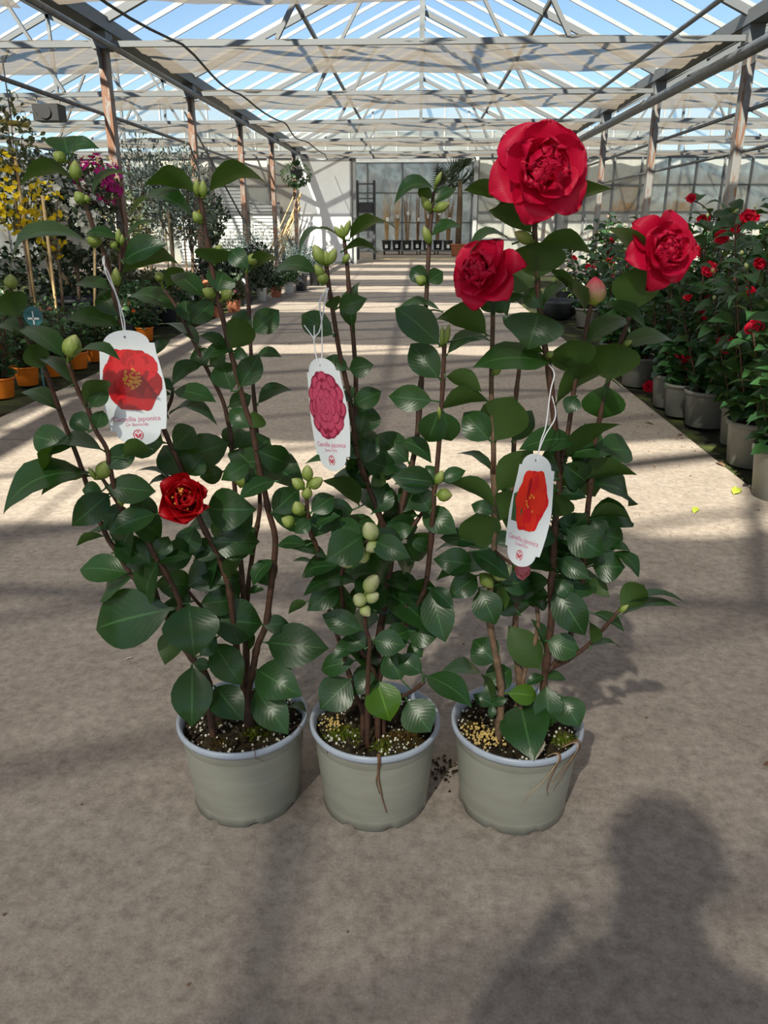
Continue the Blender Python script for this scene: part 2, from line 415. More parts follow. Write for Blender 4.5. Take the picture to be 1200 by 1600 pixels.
# pipes, cables
def pipe(name, pts, r_, mat, label, cat, n=10):
    return tag(MB().tube(pts, r_, n).build(name, M[mat], smooth=True), label, cat)
pipe('heating_pipe', [(-2.90, Y0, 2.56), (-2.90, YEND - .2, 2.56)], .028, 'pipe', 'straight grey pipe under the gutter on the shrub side', 'pipe')
pipe('heating_pipe', [(-3.086, 2, 2.007), (-3.086, 18.5, 2.007)], .018, 'pipe', 'thin grey pipe at head height behind the shrub side posts', 'pipe')
pipe('heating_pipe', [(2.907, Y0, 2.45), (2.907, YEND - .2, 2.45)], .055, 'pipe', 'thick grey pipe under the gutter on the camellia side', 'pipe')
pipe('heating_pipe', [(2.2, Y0, 2.556), (2.2, 19, 2.556)], .02, 'pipe', 'thin dark pipe hung below the shade screens over the aisle', 'pipe')
pipe('heating_pipe', [(3.086, 2, 2.01), (3.086, 20, 2.01)], .018, 'pipe', 'upper of two thin pipes beside the camellia side posts', 'pipe')
pipe('heating_pipe', [(3.084, 2, 1.655), (3.084, 20, 1.655)], .016, 'pipe', 'lower of two thin pipes beside the camellia side posts', 'pipe')
pts = []
for i in range(60):
    y = Y1 - 4 * SP + i * .42
    pts.append((-2.28 + .05 * math.sin(i * .5), y, 2.58 - .07 * abs(math.sin((y - Y1) * math.pi / SP))))
pipe('power_cable', pts, .012, 'cable', 'black cable sagging in loops below the shade screens', 'cable', 6)
pipe('brace_rod', [(-3.12, 11.24, 2.40), (-3.12, 17.18, -.02)], .014, 'pipe', 'thin diagonal brace rod between posts near the louvres', 'rod', 6)
pipe('brace_rod', [(3.12, 17.18, 2.3), (3.12, 14.21, -.02)], .014, 'pipe', 'thin diagonal brace rod between camellia side posts', 'rod', 6)
cdt = empty('conduit', (-6.2, 6.0, 2.07)); tag(cdt, 'mossy yellow conduit above the forsythia', 'pipe')
MB().tube([(0, 0, 0), (1.9, 3.2, -.05)], .03, 8).build('tube', M['yellow_paint'], cdt, smooth=True)
for t_ in (.2, .95): MB().tube([(1.9 * t_, 3.2 * t_, -.05 * t_), (1.9 * t_, 3.2 * t_, .583)], .008, 6).build('hanger', M['steel'], cdt, smooth=True)

# ------------------------------------------------------------------ end wall with opening, room behind
wb = empty('wall_back', (0, YEND, 0)); tag(wb, 'end wall of whitewashed panes in rusty metal bars', 'wall', kind='structure')
def pane_grid(par, x0, x1, nx, z0, z1, nz, mats, bar='steel', bw=.05, skip=()):
    dx, dz = (x1 - x0) / nx, (z1 - z0) / nz
    ms = [MB().box((-dx / 2 + .01, -.006, -dz / 2 + .01), (dx / 2 - .01, .006, dz / 2 - .01)).me('pane', M[k]) for k in mats]
    for i in range(nx):
        for j in range(nz):
            if (i, j) in skip: continue
            link('pane', ms[rng.choice(range(len(ms)))], par, (x0 + dx * (i + .5), 0, z0 + dz * (j + .5)))
    for i in range(nx + 1):
        MB().box((x0 + dx * i - bw / 2, -.05, z0), (x0 + dx * i + bw / 2, .03, z1)).build('mullion', M[bar], par)
    for j in range(nz + 1):
        MB().box((x0, -.04, z0 + dz * j - .02), (x1, .02, z0 + dz * j + .02)).build('rail', M[bar], par)
pane_grid(wb, 1.5, 9.09, 11, 0, 2.6, 4, ['wall_glass', 'wall_glass', 'wall_glass_brown'], 'steel', .045)
pane_grid(wb, -9.09, -3.2, 8, 0, 2.6, 4, ['wall_glass', 'panel', 'wall_glass'], 'rust', .05)
for bx in (-2 * XB, 0, 2 * XB):                                  # gable glass up to the ridge
    n = 10
    for i in range(n):
        xa, xb_ = bx - XB + 2 * XB * i / n, bx - XB + 2 * XB * (i + 1) / n
        za, zb = [2.85 + (XB - abs(x - bx)) * math.tan(slope) for x in (xa, xb_)]
        xm = max(xa, min(xb_, bx))
        vs = [(xa + .01, 0, 2.72), (xb_ - .01, 0, 2.72), (xb_ - .01, 0, zb), (xa + .01, 0, za)]
        vs2 = [(v[0], .008, v[2]) for v in vs]
        mb = MB().add(vs + vs2, [(0, 1, 2, 3), (7, 6, 5, 4), (0, 4, 5, 1), (1, 5, 6, 2), (2, 6, 7, 3), (3, 7, 4, 0)])
        mb.build('gable_pane', M['gable_glass'], wb)
        MB().box((xa - .02, -.03, 2.66), (xa + .02, .02, za)).build('mullion', M['alu'], wb)
MB().box((-9.09, -.06, 2.60), (9.09, .06, 2.72)).build('lintel', M['steel'], wb)
for x, wd in ((-1.72, .12), (1.45, .10)): MB().box((x - wd / 2, -.08, 0), (x + wd / 2, .08, 2.62)).build('jamb', M['alu'], wb)

dr = empty('door_1', (-2.45, YEND - .14, 0)); tag(dr, 'tall white sliding sheet door pushed open beside the gap in the end wall', 'door', kind='structure')
MB().box((-.70, -.025, .03), (.66, .025, 2.57)).build('door_sheet', M['white_sheet'], dr)
for z in (.04, 2.55): MB().box((-.72, -.035, z - .03), (.68, .035, z + .03)).build('door_edge', M['alu'], dr)
for x in (-.70, .66): MB().box((x - .02, -.035, .03), (x + .02, .035, 2.57)).build('door_edge', M['alu'], dr)
MB().box((-2.2, YEND - .16, 2.58), (1.4, YEND - .06, 2.64)).build('trim_1', M['steel'])['kind'] = 'structure'

# louvre shutters standing against the end wall
for i, x in enumerate((-6.0, -4.95, -4.05)):
    lv = empty('louvre_shutter', (x, YEND - .16, .03))
    hh = (2.2, 1.95, 1.5)[i]
    for s in (-.36, .36): MB().box((s - .03, -.03, 0), (s + .03, .03, hh)).build('frame', M['alu'], lv)
    for z in (0, hh): MB().box((-.39, -.03, z - .03), (.39, .03, z + .03)).build('frame', M['alu'], lv)
    sm = MB().box((-.34, -.03, -.035), (.34, .03, -.028)).box((-.34, -.03, -.035), (.34, -.022, .03)).me('slat', M['louvre'])
    for k in range(int(hh / .085)): link('slat', sm, lv, (0, 0, .05 + k * .085))
    tag(lv, ('tallest grey louvre shutter against the end wall behind the conifers', 'middle-height grey louvre shutter against the end wall',
             'shortest grey louvre shutter, next to the bamboo canes')[i], 'shutter')

wf = empty('wall_far', (0, YBACK, 0)); tag(wf, 'far wall of cloudy grey sheets behind the open doorway', 'wall', kind='structure')
pane_grid(wf, -6, 6, 9, 0, 3.2, 3, ['far_sheet'], 'steel', .05)
for x, nm in ((-6, 'wall_far_shrub_side'), (6, 'wall_far_camellia_side')):
    MB().box((x - .02, YEND + .1, 0), (x + .02, YBACK, 3.2)).build(nm, M['far_sheet'])['kind'] = 'structure'
MB().box((-6, YEND + .1, 3.2), (6, YBACK, 3.22)).build('ceiling_far', M['far_sheet'])['kind'] = 'structure'
for s, nm in ((-1, 'wall_shrub_side'), (1, 'wall_camellia_side')):
    wsd = empty(nm, (s * 3 * XB, 0, 0)); tag(wsd, 'outer glass wall beyond the plants on the %s side' % ('shrub' if s < 0 else 'camellia'), 'wall', kind='structure')
    n = 24; L = (YEND + 2) / n
    pm = MB().box((-.005, .01, .3), (.005, L - .01, 2.6)).me('pane', M['wall_glass'])
    mm = MB().box((-.03, -.02, 0), (.03, .02, 2.7)).me('mullion', M['alu'])
    for i in range(n):
        link('pane', pm, wsd, (0, -2 + i * L, 0)); link('mullion', mm, wsd, (0, -2 + i * L, 0))
    MB().box((-.05, -2, 0), (.05, YEND, .3)).build('plinth', M['panel'], wsd)
# yellow line painted on the floor in the doorway
tag(MB().box((-1.2, 25.0, 0), (-.1, 25.3, .004)).box((.2, 25.0, 0), (1.5, 25.3, .004)).build('floor_marking', M['yellow_paint']), 'worn yellow stripe painted on the floor beyond the doorway', 'floor marking')
# ------------------------------------------------------------------ leaf, bud, petal meshes
PROF = [(0, .05), (.05, .07), (.10, .30), (.18, .60), (.30, .86), (.44, 1.0), (.58, .97), (.70, .82), (.80, .60), (.88, .37), (.945, .16), (1, .0)]
ACR = (-1, -.55, 0, .55, 1)
def leaf_geo(L, W, droop=.12, fold=.22, wave=.02, curl=.0, seed=0):
    """leaf along +X, upper side +Z, base at the origin"""
    r_ = random.Random(seed); ph = r_.uniform(0, 6.28); tw = r_.uniform(-.12, .12)
    vs, fs, uv = [], [], []
    for i, (t, p) in enumerate(PROF):
        z = droop * L * 4 * t * (1 - t) - curl * L * max(0, t - .55) ** 2 * 3
        hw = W / 2 * p
        for a in ACR:
            yy = a * hw * math.cos(fold * abs(a)); zz = abs(a) * hw * math.sin(fold) + a * hw * tw
            zz += wave * L * abs(a) ** 2 * p * math.sin(t * 15 + ph + (1.5 if a > 0 else 0))
            vs.append(Vector((t * L, yy, z + zz))); uv.append((t, a * .5 + .5))
    n = len(ACR)
    for i in range(len(PROF) - 1):
        for j in range(n - 1): fs.append((i * n + j, (i + 1) * n + j, (i + 1) * n + j + 1, i * n + j + 1))
    return vs, fs, uv
def frame(x, z):
    x = x.normalized(); y = z.cross(x).normalized(); return Matrix((x, y, x.cross(y))).transposed()

def bud_geo(L, W, seed=0):
    """ovoid bud of overlapping scales along +X, base at the origin"""
    r_ = random.Random(seed); vs, fs, uv = [], [], []
    prof = [(0, .25), (.08, .62), (.22, .9), (.42, 1.0), (.62, .9), (.8, .62), (.92, .32), (1, .02)]; n = 12
    for i, (t, p) in enumerate(prof):
        for j in range(n):
            a = 2 * math.pi * j / n; q = p * W / 2 * (1 + .05 * math.cos(5 * a + t * 6))
            vs.append(Vector((t * L, q * math.cos(a), q * math.sin(a)))); uv.append((t, j / n))
    for i in range(len(prof) - 1):
        for j in range(n): fs.append((i * n + j, i * n + (j + 1) % n, (i + 1) * n + (j + 1) % n, (i + 1) * n + j))
    # overlapping scales hug the body
    for s in range(6):
        a0 = s * 2.4 + r_.uniform(-.3, .3); t0 = .02 + .09 * s; ln = .55 + r_.uniform(-.05, .08); k = len(vs)
        for i in range(5):
            tt = min(.99, t0 + ln * i / 4); p = next(b + (c - b) * (tt - a_) / (d - a_) for (a_, b), (d, c) in zip(prof, prof[1:]) if a_ <= tt <= d)
            half = (.75, .95, .85, .5, .06)[i]
            for j in (-1, -.5, 0, .5, 1):
                a = a0 + j * half; q = W / 2 * (p * 1.04 + .06 - .035 * abs(j))
                vs.append(Vector((tt * L, q * math.cos(a), q * math.sin(a)))); uv.append((min(1, tt * .8 + .1), j * .5 + .5))
        for i in range(4):
            for j in range(4): fs.append((k + i * 5 + j, k + i * 5 + j + 1, k + (i + 1) * 5 + j + 1, k + (i + 1) * 5 + j))
    return vs, fs, uv

def petal_geo(L, W, cup=.35, ruffle=.05, notch=.06, roll=.0, seed=0, n=7, m_=8):
    """petal along +X, inner side +Z"""
    r_ = random.Random(seed); ph = r_.uniform(0, 6.28); ph2 = r_.uniform(0, 6.28); vs, fs, uv = [], [], []
    for i in range(m_ + 1):
        s_ = i / m_; t = 1 - (1 - s_) ** 1.7
        p = (.22 + .78 * math.sin(min(1, t / .58) * math.pi / 2)) if t < .58 else math.sqrt(max(0, 1 - ((t - .58) / .42) ** 2)) ** .9
        p = max(p, .04)
        for j in range(n):
            a = j / (n - 1) * 2 - 1
            end = 1 - (a * a) * .08 * t - notch * t ** 5 * math.exp(-(a * 3) ** 2)
            x = t * L * end; y = a * W / 2 * p
            z = cup * L * (t - .35) ** 2 * .9 * (1 if t > .35 else .5) + cup * W * .45 * a * a * p - roll * L * max(0, t - .7) ** 2 * 6
            z += ruffle * L * t ** 2 * math.sin(a * 5 + ph) + ruffle * .6 * L * t ** 3 * math.sin(a * 11 + ph2)
            vs.append(Vector((x, y, z))); uv.append((t, j / (n - 1)))
    for i in range(m_):
        for j in range(n - 1): fs.append((i * n + j, (i + 1) * n + j, (i + 1) * n + j + 1, i * n + j + 1))
    return vs, fs, uv

def put(name, geo, mat, parent, world, Mx, smooth=True):
    vs, fs, uv = geo
    me = mesh(name, [Mx @ v for v in vs], fs, mat, smooth, None, uv)
    return link(name, me, parent, Vector(world) - Vector(parent.matrix_world.translation if parent is not None and parent.parent is None else (0, 0, 0)))

def flower(parent, origin, pos, facing, rad, rings, mat, centre=None, seed=0, sc=1.0):
    """a double bloom: a green calyx (the part) that carries every petal as a sub-part; rings = (petals, length, width, tilt, cup, ruffle)"""
    r_ = random.Random(seed); f = facing.normalized(); x0 = f.orthogonal().normalized(); y0 = f.cross(x0)
    mb = MB().ball((0, 0, 0), rad * .16, 10, 6)
    fo = link('flower', mb.me('flower', M['bud'], True), parent, pos - origin)
    off = 0
    for k, (n, ln, wd, tilt, cup, ruf, lift) in enumerate(rings):
        off += r_.uniform(.3, .9)
        for i in range(n):
            a = off + 2 * math.pi * i / n + r_.uniform(-.12, .12); tl = R(tilt + r_.uniform(-9, 9))
            d = x0 * math.cos(a) + y0 * math.sin(a)
            ax = d * math.cos(tl) + f * math.sin(tl); nz = f * math.cos(tl) - d * math.sin(tl)
            fr = frame(ax, nz); L = rad * ln * r_.uniform(.9, 1.08)
            vs, fs, uv = petal_geo(L, rad * wd * r_.uniform(.9, 1.1), cup, ruf, .08, roll=(.5 if k == 0 else .15), seed=r_.random())
            tw = Matrix.Rotation(r_.uniform(-.25, .25), 3, 'X')
            me = mesh('petal', [fr @ (tw @ v) for v in vs], fs, mat, True, None, uv)
            link('petal', me, fo, d * rad * .05 + f * rad * lift)
    if centre:
        nst, hgt, spr = centre
        mb = MB()
        for i in range(nst):
            a = r_.uniform(0, 6.28); q = rad * spr * math.sqrt(r_.random())
            b = (x0 * math.cos(a) + y0 * math.sin(a)) * q; tip = b * 1.2 + f * rad * hgt * r_.uniform(.75, 1.1)
            mb.tube([b * .5, tip], rad * .012, 4, 1); mb.ball(tip, rad * .05, 5, 4, 0)
        link('stamens', mb.me('stamens', [M['anther'], M['petal']], True), fo)
    return fo

# ------------------------------------------------------------------ pot
def pot_profile(Rr=.117, H=.172):
    k = Rr / .117; z = H / .172
    return [(.088 * k, .012 * z), (.0955 * k, .006 * z), (.0965 * k, .018 * z), (.098 * k, .022 * z), (.104 * k, .085 * z), (.1085 * k, .138 * z), (.1085 * k, .1395 * z), (.1095 * k, .141 * z), (.1105 * k, .160 * z)]
def rim_profile(Rr=.117, H=.172):
    k = Rr / .117; z = H / .172
    return [(.1100 * k, .158 * z), (.1150 * k, .1585 * z), (.1172 * k, .163 * z), (.1172 * k, .169 * z), (.1150 * k, .1722 * z), (.1120 * k, .1715 * z), (.1085 * k, .166 * z), (.1050 * k, .140 * z), (.1000 * k, .10 * z)]
def pot_material(name, c, c2):
    t = NT(name); t.set(.42, 0, .5); n = t.noise(t.coord('Object', (1, 1, 4)), 9, 4, .5, .5); f = t.noise(t.coord('Object'), 55, 4)
    b = t.ramp(n, [(.35, c), (.65, c2)]); t.base(t.mix(t.ramp(f, [(.62, (0, 0, 0)), (.78, (.35, .35, .35))]), b, (.30, .27, .22))); return t.m
M['pot_taupe'] = pot_material('taupe_pot', (.255, .25, .205), (.30, .295, .25))
M['rim_blue'] = plain('pot_rim', (.38, .42, .50), .35, 0, .12, 18)
def soil_mat(name, c1, c2, c3):
    t = NT(name); t.set(.95, 0, .2); v = t.coord('Object'); n = t.noise(v, 45, 5, .7); f = t.noise(v, 160, 3)
    t.base(t.mix(t.ramp(f, [(.55, (0, 0, 0)), (.7, (.7, .7, .7))]), t.ramp(n, [(.35, c1), (.5, c2), (.68, c3)]), (.09, .065, .04)))
    t.bump(f, .8, .006); return t.m
M['soil'] = soil_mat('potting_soil', (.012, .009, .006), (.035, .024, .015), (.06, .055, .02))
M['moss'] = soil_mat('moss', (.06, .09, .008), (.14, .20, .014), (.22, .23, .025))
M['moss_brown'] = soil_mat('brown_moss', (.05, .028, .008), (.13, .075, .012), (.17, .13, .02))
M['perlite'] = plain('perlite', (.75, .72, .62), .9, 0, .15, 60)
M['perlite_yellow'] = plain('fertiliser_prills', (.62, .44, .15), .8, 0, .25, 60)
M['root'] = plain('dry_root', (.16, .075, .035), .85, 0, .4, 90)
M['root_pale'] = plain('pale_root', (.42, .30, .19), .85, 0, .3, 90)

def scalloped_base(seed, Rr, H):
    """the moulded foot ring with its shallow notches"""
    r_ = random.Random(seed); n = 96; vs, fs = [], []
    for j in range(n):
        a = 2 * math.pi * j / n; nt = .007 if (j % 12) in (4, 5, 6) else .0
        q = .0975 * Rr / .117
        vs += [(q * math.cos(a), q * math.sin(a), .024), (q * 1.005 * math.cos(a), q * 1.005 * math.sin(a), nt), (q * .96 * math.cos(a), q * .96 * math.sin(a), nt), (q * .95 * math.cos(a), q * .95 * math.sin(a), .024)]
    for j in range(n):
        for k in range(3): fs.append((j * 4 + k, j * 4 + k + 1, ((j + 1) % n) * 4 + k + 1, ((j + 1) % n) * 4 + k))
    return vs, fs

def make_pot(par, seed, moss=()):
    r_ = random.Random(seed)
    po = MB().lathe(pot_profile(), 64).build('pot', M['pot_taupe'], par, smooth=True)
    vs, fs = scalloped_base(seed, .117, .172); link('foot_ring', mesh('foot_ring', vs, fs, M['pot_taupe'], True), po)
    MB().lathe(rim_profile(), 64).build('rim', M['rim_blue'], po, smooth=True)
    # soil surface
    vs, fs = [(0, 0, .15)], []; nr, n = 12, 40
    hgt = lambda x, y: .150 + .006 * math.sin(x * 60 + seed) * math.cos(y * 55) + r_.uniform(-.0025, .0025)
    for i in range(1, nr + 1):
        q = .108 * i / nr
        for j in range(n):
            a = 2 * math.pi * j / n; vs.append((q * math.cos(a), q * math.sin(a), hgt(q * math.cos(a), q * math.sin(a)) - (.012 if i == nr else 0)))
    for j in range(n): fs.append((0, 1 + j, 1 + (j + 1) % n))
    for i in range(nr - 1):
        for j in range(n): fs.append((1 + i * n + j, 1 + (i + 1) * n + j, 1 + (i + 1) * n + (j + 1) % n, 1 + i * n + (j + 1) % n))
    so = link('soil', mesh('soil', vs, fs, M['soil'], True), par)
    mb = MB()
    for i in range(240):
        a = r_.uniform(0, 6.28); q = .104 * math.sqrt(r_.random()); s = r_.choice((.0012, .0016, .002, .0028))
        mb.ball((q * math.cos(a), q * math.sin(a), .1535 + .006 * math.sin(q * math.cos(a) * 60 + seed) * math.cos(q * math.sin(a) * 55)), s, 5, 4, 0)
    mb.build('perlite', M['perlite'], so, smooth=True)['kind'] = 'stuff'
    mb = MB()
    for i in range(160):                                   # crumbs of bark and peat
        a = r_.uniform(0, 6.28); q = .104 * math.sqrt(r_.random()); s = r_.uniform(.0018, .0045)
        Mx = Matrix.Translation((q * math.cos(a), q * math.sin(a), .153)) @ Matrix.Rotation(r_.uniform(0, 6), 4, (r_.random(), r_.random(), r_.random()))
        mb.box((-s * 1.6, -s, -s * .6), (s * 1.6, s, s * .6), 0, Mx)
    mb.build('bark_crumbs', M['soil'], so)['kind'] = 'stuff'
    for (mxp, myp, mr, mat) in moss:                        # tufts of moss
        mb = MB()
        for i in range(int(900 * (mr / .04) ** 2)):
            a = r_.uniform(0, 6.28); q = mr * math.sqrt(r_.random()); p = Vector((mxp + q * math.cos(a), myp + q * math.sin(a) * .8, .150))
            hh = r_.uniform(.007, .017) * (1.15 - q / mr); d = Vector((r_.uniform(-.5, .5), r_.uniform(-.5, .5), 1)).normalized() * hh; sx = Vector((math.cos(a * 7), math.sin(a * 7), 0)) * .0014
            mb.add([p - sx, p + sx, p + d], [(0, 1, 2)])
        mb.build('moss', M[mat], so)['kind'] = 'stuff'
    return so

# ------------------------------------------------------------------ camellias traced in space
def parse(s): return [[(float(x) if x.lstrip('-').replace('.', '', 1).isdigit() else x) for x in l.split()] for l in s.strip().splitlines() if l.strip() and not l.startswith('#')]
NUDGE = {(2, 78): -.03}
class Plant:
    def __init__(s, name, label, pot, seed, moss=()):
        s.o = Vector((pot[0], pot[1], 0)); s.e = empty(name, s.o); s.e.rotation_euler = (0, 0, 0)
        s.seed = seed; s.r = random.Random(seed); s.stems = []; s.path = []
        tag(s.e, label, 'potted plant'); s.soil = make_pot(s.e, seed, moss)
        s.n = 0
    def stem(s, pts, ya, yb, ra, rb, mat='stem', soil=False):
        """pixel points from the bottom up; depth runs from ya to yb"""
        L = [0]
        for (x0, y0), (x1, y1) in zip(pts, pts[1:]): L.append(L[-1] + math.hypot(x1 - x0, y1 - y0))
        P = [at_y(x, y, ya + (yb - ya) * (l / L[-1]) ** .9) for (x, y), l in zip(pts, L)]
        if soil:
            b = P[0].copy(); b.z = .14; d = Vector((b.x, b.y, 0)) - s.o
            if d.length > .085: b.x, b.y = s.o.x + d.x * .085 / d.length, s.o.y + d.y * .085 / d.length
            P = [b] + [p for p in P if p.z > .17]
        elif s.path:                                   # a side shoot starts on the stem that carries it
            j = s.near(P[0])
            if (j - P[0]).length < .035: P[0] = j
        Q = smooth_path(P, 4); k = len(Q)
        rr = [ra + (rb - ra) * (i / (k - 1)) ** .8 for i in range(k)]
        for i in range(2, k - 2):
            if s.r.random() < .18: rr[i] *= 1.22
        mb = MB().tube([q - s.o for q in Q], rr, 8)
        mb.build('stem', M[mat], s.e, smooth=True)
        s.path += Q; return Q
    def depth(s, x, y):
        best, by = 1e9, None
        for q in s.path:
            v = q - CAM; d = v.dot(fw); px, py = 600 + FPX * v.dot(rt) / d, 800 - FPX * v.dot(up) / d
            e = (px - x) ** 2 + (py - y) ** 2
            if e < best: best, by = e, q
        return by.y if by is not None else s.o.y
    def leaves(s, txt):
        for row in parse(txt):
            bx, by, tx, ty, wpx, code = row[:6]; droop = row[6] if len(row) > 6 else .12
            dd = row[7] if len(row) > 7 else None
            s.n += 1; r_ = random.Random(s.seed * 1000 + s.n)
            yb = s.depth(bx, by) - .004 + NUDGE.get((s.seed, s.n), 0)
            B = at_y(bx, by, yb); T0 = at_y(tx, ty, yb); proj = (T0 - B).length
            side = 't' if code[0] == 't' else 'u'
            if dd is None:
                rise = (by - ty) / (math.hypot(bx - tx, by - ty) + 1e-6)
                if side == 't': dd = .45 if rise < -.35 else (-.40 if rise > .45 else r_.choice((-.25, .2)))
                else: dd = .45 if rise > .3 else .12
                dd *= r_.uniform(.75, 1.15)
            T = at_y(tx, ty, yb - dd * proj)
            if T.z < .185 and ty < 1200: T = at_z(tx, ty, .185)          # rests on the rim, not in the soil
            ax = (T - B); L = ax.length
            dist = (B - CAM).dot(fw); wv = wpx * dist / FPX
            W = max(wv, .50 * L); c = (CAM - (B + T) / 2).normalized(); a = ax.normalized()
            c = (c - a * c.dot(a)).normalized(); q = a.cross(c)
            if q.z < 0: q = -q
            th = math.acos(min(1, max(.08, wv / W)))
            n = c * math.cos(th) * (1 if side == 't' else -1) + q * math.sin(th)
            fr = frame(a, n)
            geo = leaf_geo(L, W * 1.16, droop * (1 if n.z > -.2 else -1), fold=r_.uniform(.1, .32), wave=r_.uniform(.006, .02), curl=r_.uniform(0, .25), seed=s.n)
            mat = M['leaf_yellowing'] if code == 'tY' else M['leaf']
            s.stalk(geo, B, fr, .0013); put('leaf', geo, mat, s.e, B, fr)
    def near(s, p): return min(s.path, key=lambda q: (q - p).length_squared)
    def stalk(s, geo, B, fr, rad):
        """carries a leaf or bud back to the nearest stem"""
        q = s.near(B); d = fr.transposed() @ (q - B)
        if d.length < .001: return
        vs, fs, uv = geo; mb = MB().tube([d, d * .5 + Vector((0, 0, d.length * .08)), d.normalized() * -.003], rad, 5, 0, False); k = len(vs)
        vs.extend(mb.v); fs.extend(tuple(i + k for i in f) for f in mb.f); uv.extend((.03, .5) for _ in mb.v)
    def attach(s, pos, rad=.0028):
        q = s.near(pos); MB().tube([p - s.o for p in (q, q.lerp(pos, .5) - Vector((0, 0, .002)), pos)], rad, 7).build('stem', M['stem'], s.e, smooth=True)
    def fill(s, n, box, lim=(-99, 9999)):
        """inner leaves growing from the stems in the thick of the plant"""
        r_ = random.Random(s.seed * 77); pr = []
        for q in s.path:
            v = q - CAM; d = v.dot(fw); pr.append((600 + FPX * v.dot(rt) / d, 800 - FPX * v.dot(up) / d))
        c = [p for p in pr if box[0] < p[0] < box[2] and box[1] < p[1] < box[3]]; rows = []
        while len(rows) < n:
            x, y = r_.choice(c); a = r_.uniform(0, 6.283); L = r_.uniform(55, 88)
            if not lim[0] < x + L * math.cos(a) < lim[1]: continue
            rows.append('%.0f %.0f %.0f %.0f %.0f t .1 %.2f' % (x, y, x + L * math.cos(a), y + L * .75 * math.sin(a), r_.uniform(34, 44), r_.uniform(-1.0, -.35)))
        s.leaves('\n'.join(rows))
    def buds(s, txt, mat='bud'):
        for row in parse(txt):
            bx, by, tx, ty, wpx = row[:5]; mt = row[5] if len(row) > 5 else mat
            s.n += 1; r_ = random.Random(s.seed * 1000 + s.n)
            y = s.depth(bx, by) - .006; B = at_y(bx, by, y); T = at_y(tx, ty, y - (.35 if mt == 'bud_pale' else .0) * (at_y(tx, ty, y) - B).length)
            W = wpx * (B - CAM).dot(fw) / FPX; ax = T - B
            fr = frame(ax, (CAM - B)); geo = bud_geo(max(ax.length, W * 1.15), W, s.n); s.stalk(geo, B, fr, .0018); put('bud', geo, M[mt], s.e, B, fr)
bpy.context.view_layer.update()

P1 = Plant('potted_camellia', 'tall camellia in grey pot with one dark red cupped flower and single green buds', (-.306, 1.165), 1, [(.03, -.03, .03, 'moss'), (-.03, -.065, .02, 'moss_brown')])
P2 = Plant('potted_camellia', 'camellia in grey pot with clusters of pale green buds and no open flower', (-.066, 1.165), 2, [(-.058, -.035, .045, 'moss'), (.05, -.045, .042, 'moss_brown'), (.09, .01, .025, 'moss_brown'), (.02, -.06, .03, 'moss')])
P3 = Plant('potted_camellia', 'camellia in grey pot with three large open red flowers and one pink-tipped bud', (.188, 1.168), 3, [(.08, -.03, .03, 'moss'), (-.08, .0, .02, 'moss_brown')])
bpy.context.view_layer.update()

# --- stems of the first plant
P1.stem([(388,1103),(389,1076),(396,1042),(402,1010),(416,976),(420,944),(427,890),(430,840),(420,800),(412,760),(406,736),(394,670),(384,640),(374,600),(361,552),(350,506),(335,440),(328,400),(320,355),(315,320),(312,302)], 1.15, 1.10, 0.0065, 0.0031, soil=True)
P1.stem([(388,1092),(386,1000),(387,924),(394,870),(400,832),(406,792),(404,730),(401,670),(396,610),(392,548),(389,486),(388,470),(385,428)], 1.19, 1.26, 0.0052, 0.0026, soil=True)
P1.stem([(386,1080),(382,980),(378,900),(370,800),(362,706),(360,678),(348,626),(320,570),(296,520),(278,484),(256,452)], 1.18, 1.20, 0.0052, 0.0026, soil=True)
P1.stem([(383,1098),(378,1060),(368,1000),(359,928),(354,906),(338,862),(316,820),(300,775),(289,744),(278,720),(266,694),(246,646),(222,590),(200,536),(188,500),(180,470),(172,430),(160,390),(148,362),(136,326),(122,286),(108,252)], 1.15, 1.08, 0.0060, 0.0028, soil=True)
P1.stem([(328,1100),(326,1068),(316,1044),(300,1028),(282,1000),(278,965),(282,943),(260,898),(244,870),(224,836),(206,816),(188,792),(178,760),(172,730),(166,700),(148,670),(136,636),(122,610),(106,566)], 1.12, 1.00, 0.0065, 0.0028, soil=True)
P1.stem([(190,792),(172,766),(160,748)], 1.05, 1.04, 0.0034, 0.0026)
P1.stem([(282,1000),(250,945),(224,915),(204,896),(184,862),(170,844),(150,800),(138,765),(126,728),(118,706),(94,644),(80,604),(70,578),(43,530),(30,496),(16,450)], 1.11, 1.02, 0.0052, 0.0026)
P1.stem([(262,930),(240,912),(230,890)], 1.11, 1.10, 0.0034, 0.0026)
P1.stem([(256,660),(267,626),(270,606)], 1.115, 1.11, 0.0030, 0.0026)
P1.stem([(183,472),(188,416),(187,374)], 1.10, 1.09, 0.0026, 0.0022)
P1.stem([(370,1000),(330,965),(306,938),(288,916)], 1.15, 1.13, 0.0034, 0.0026)
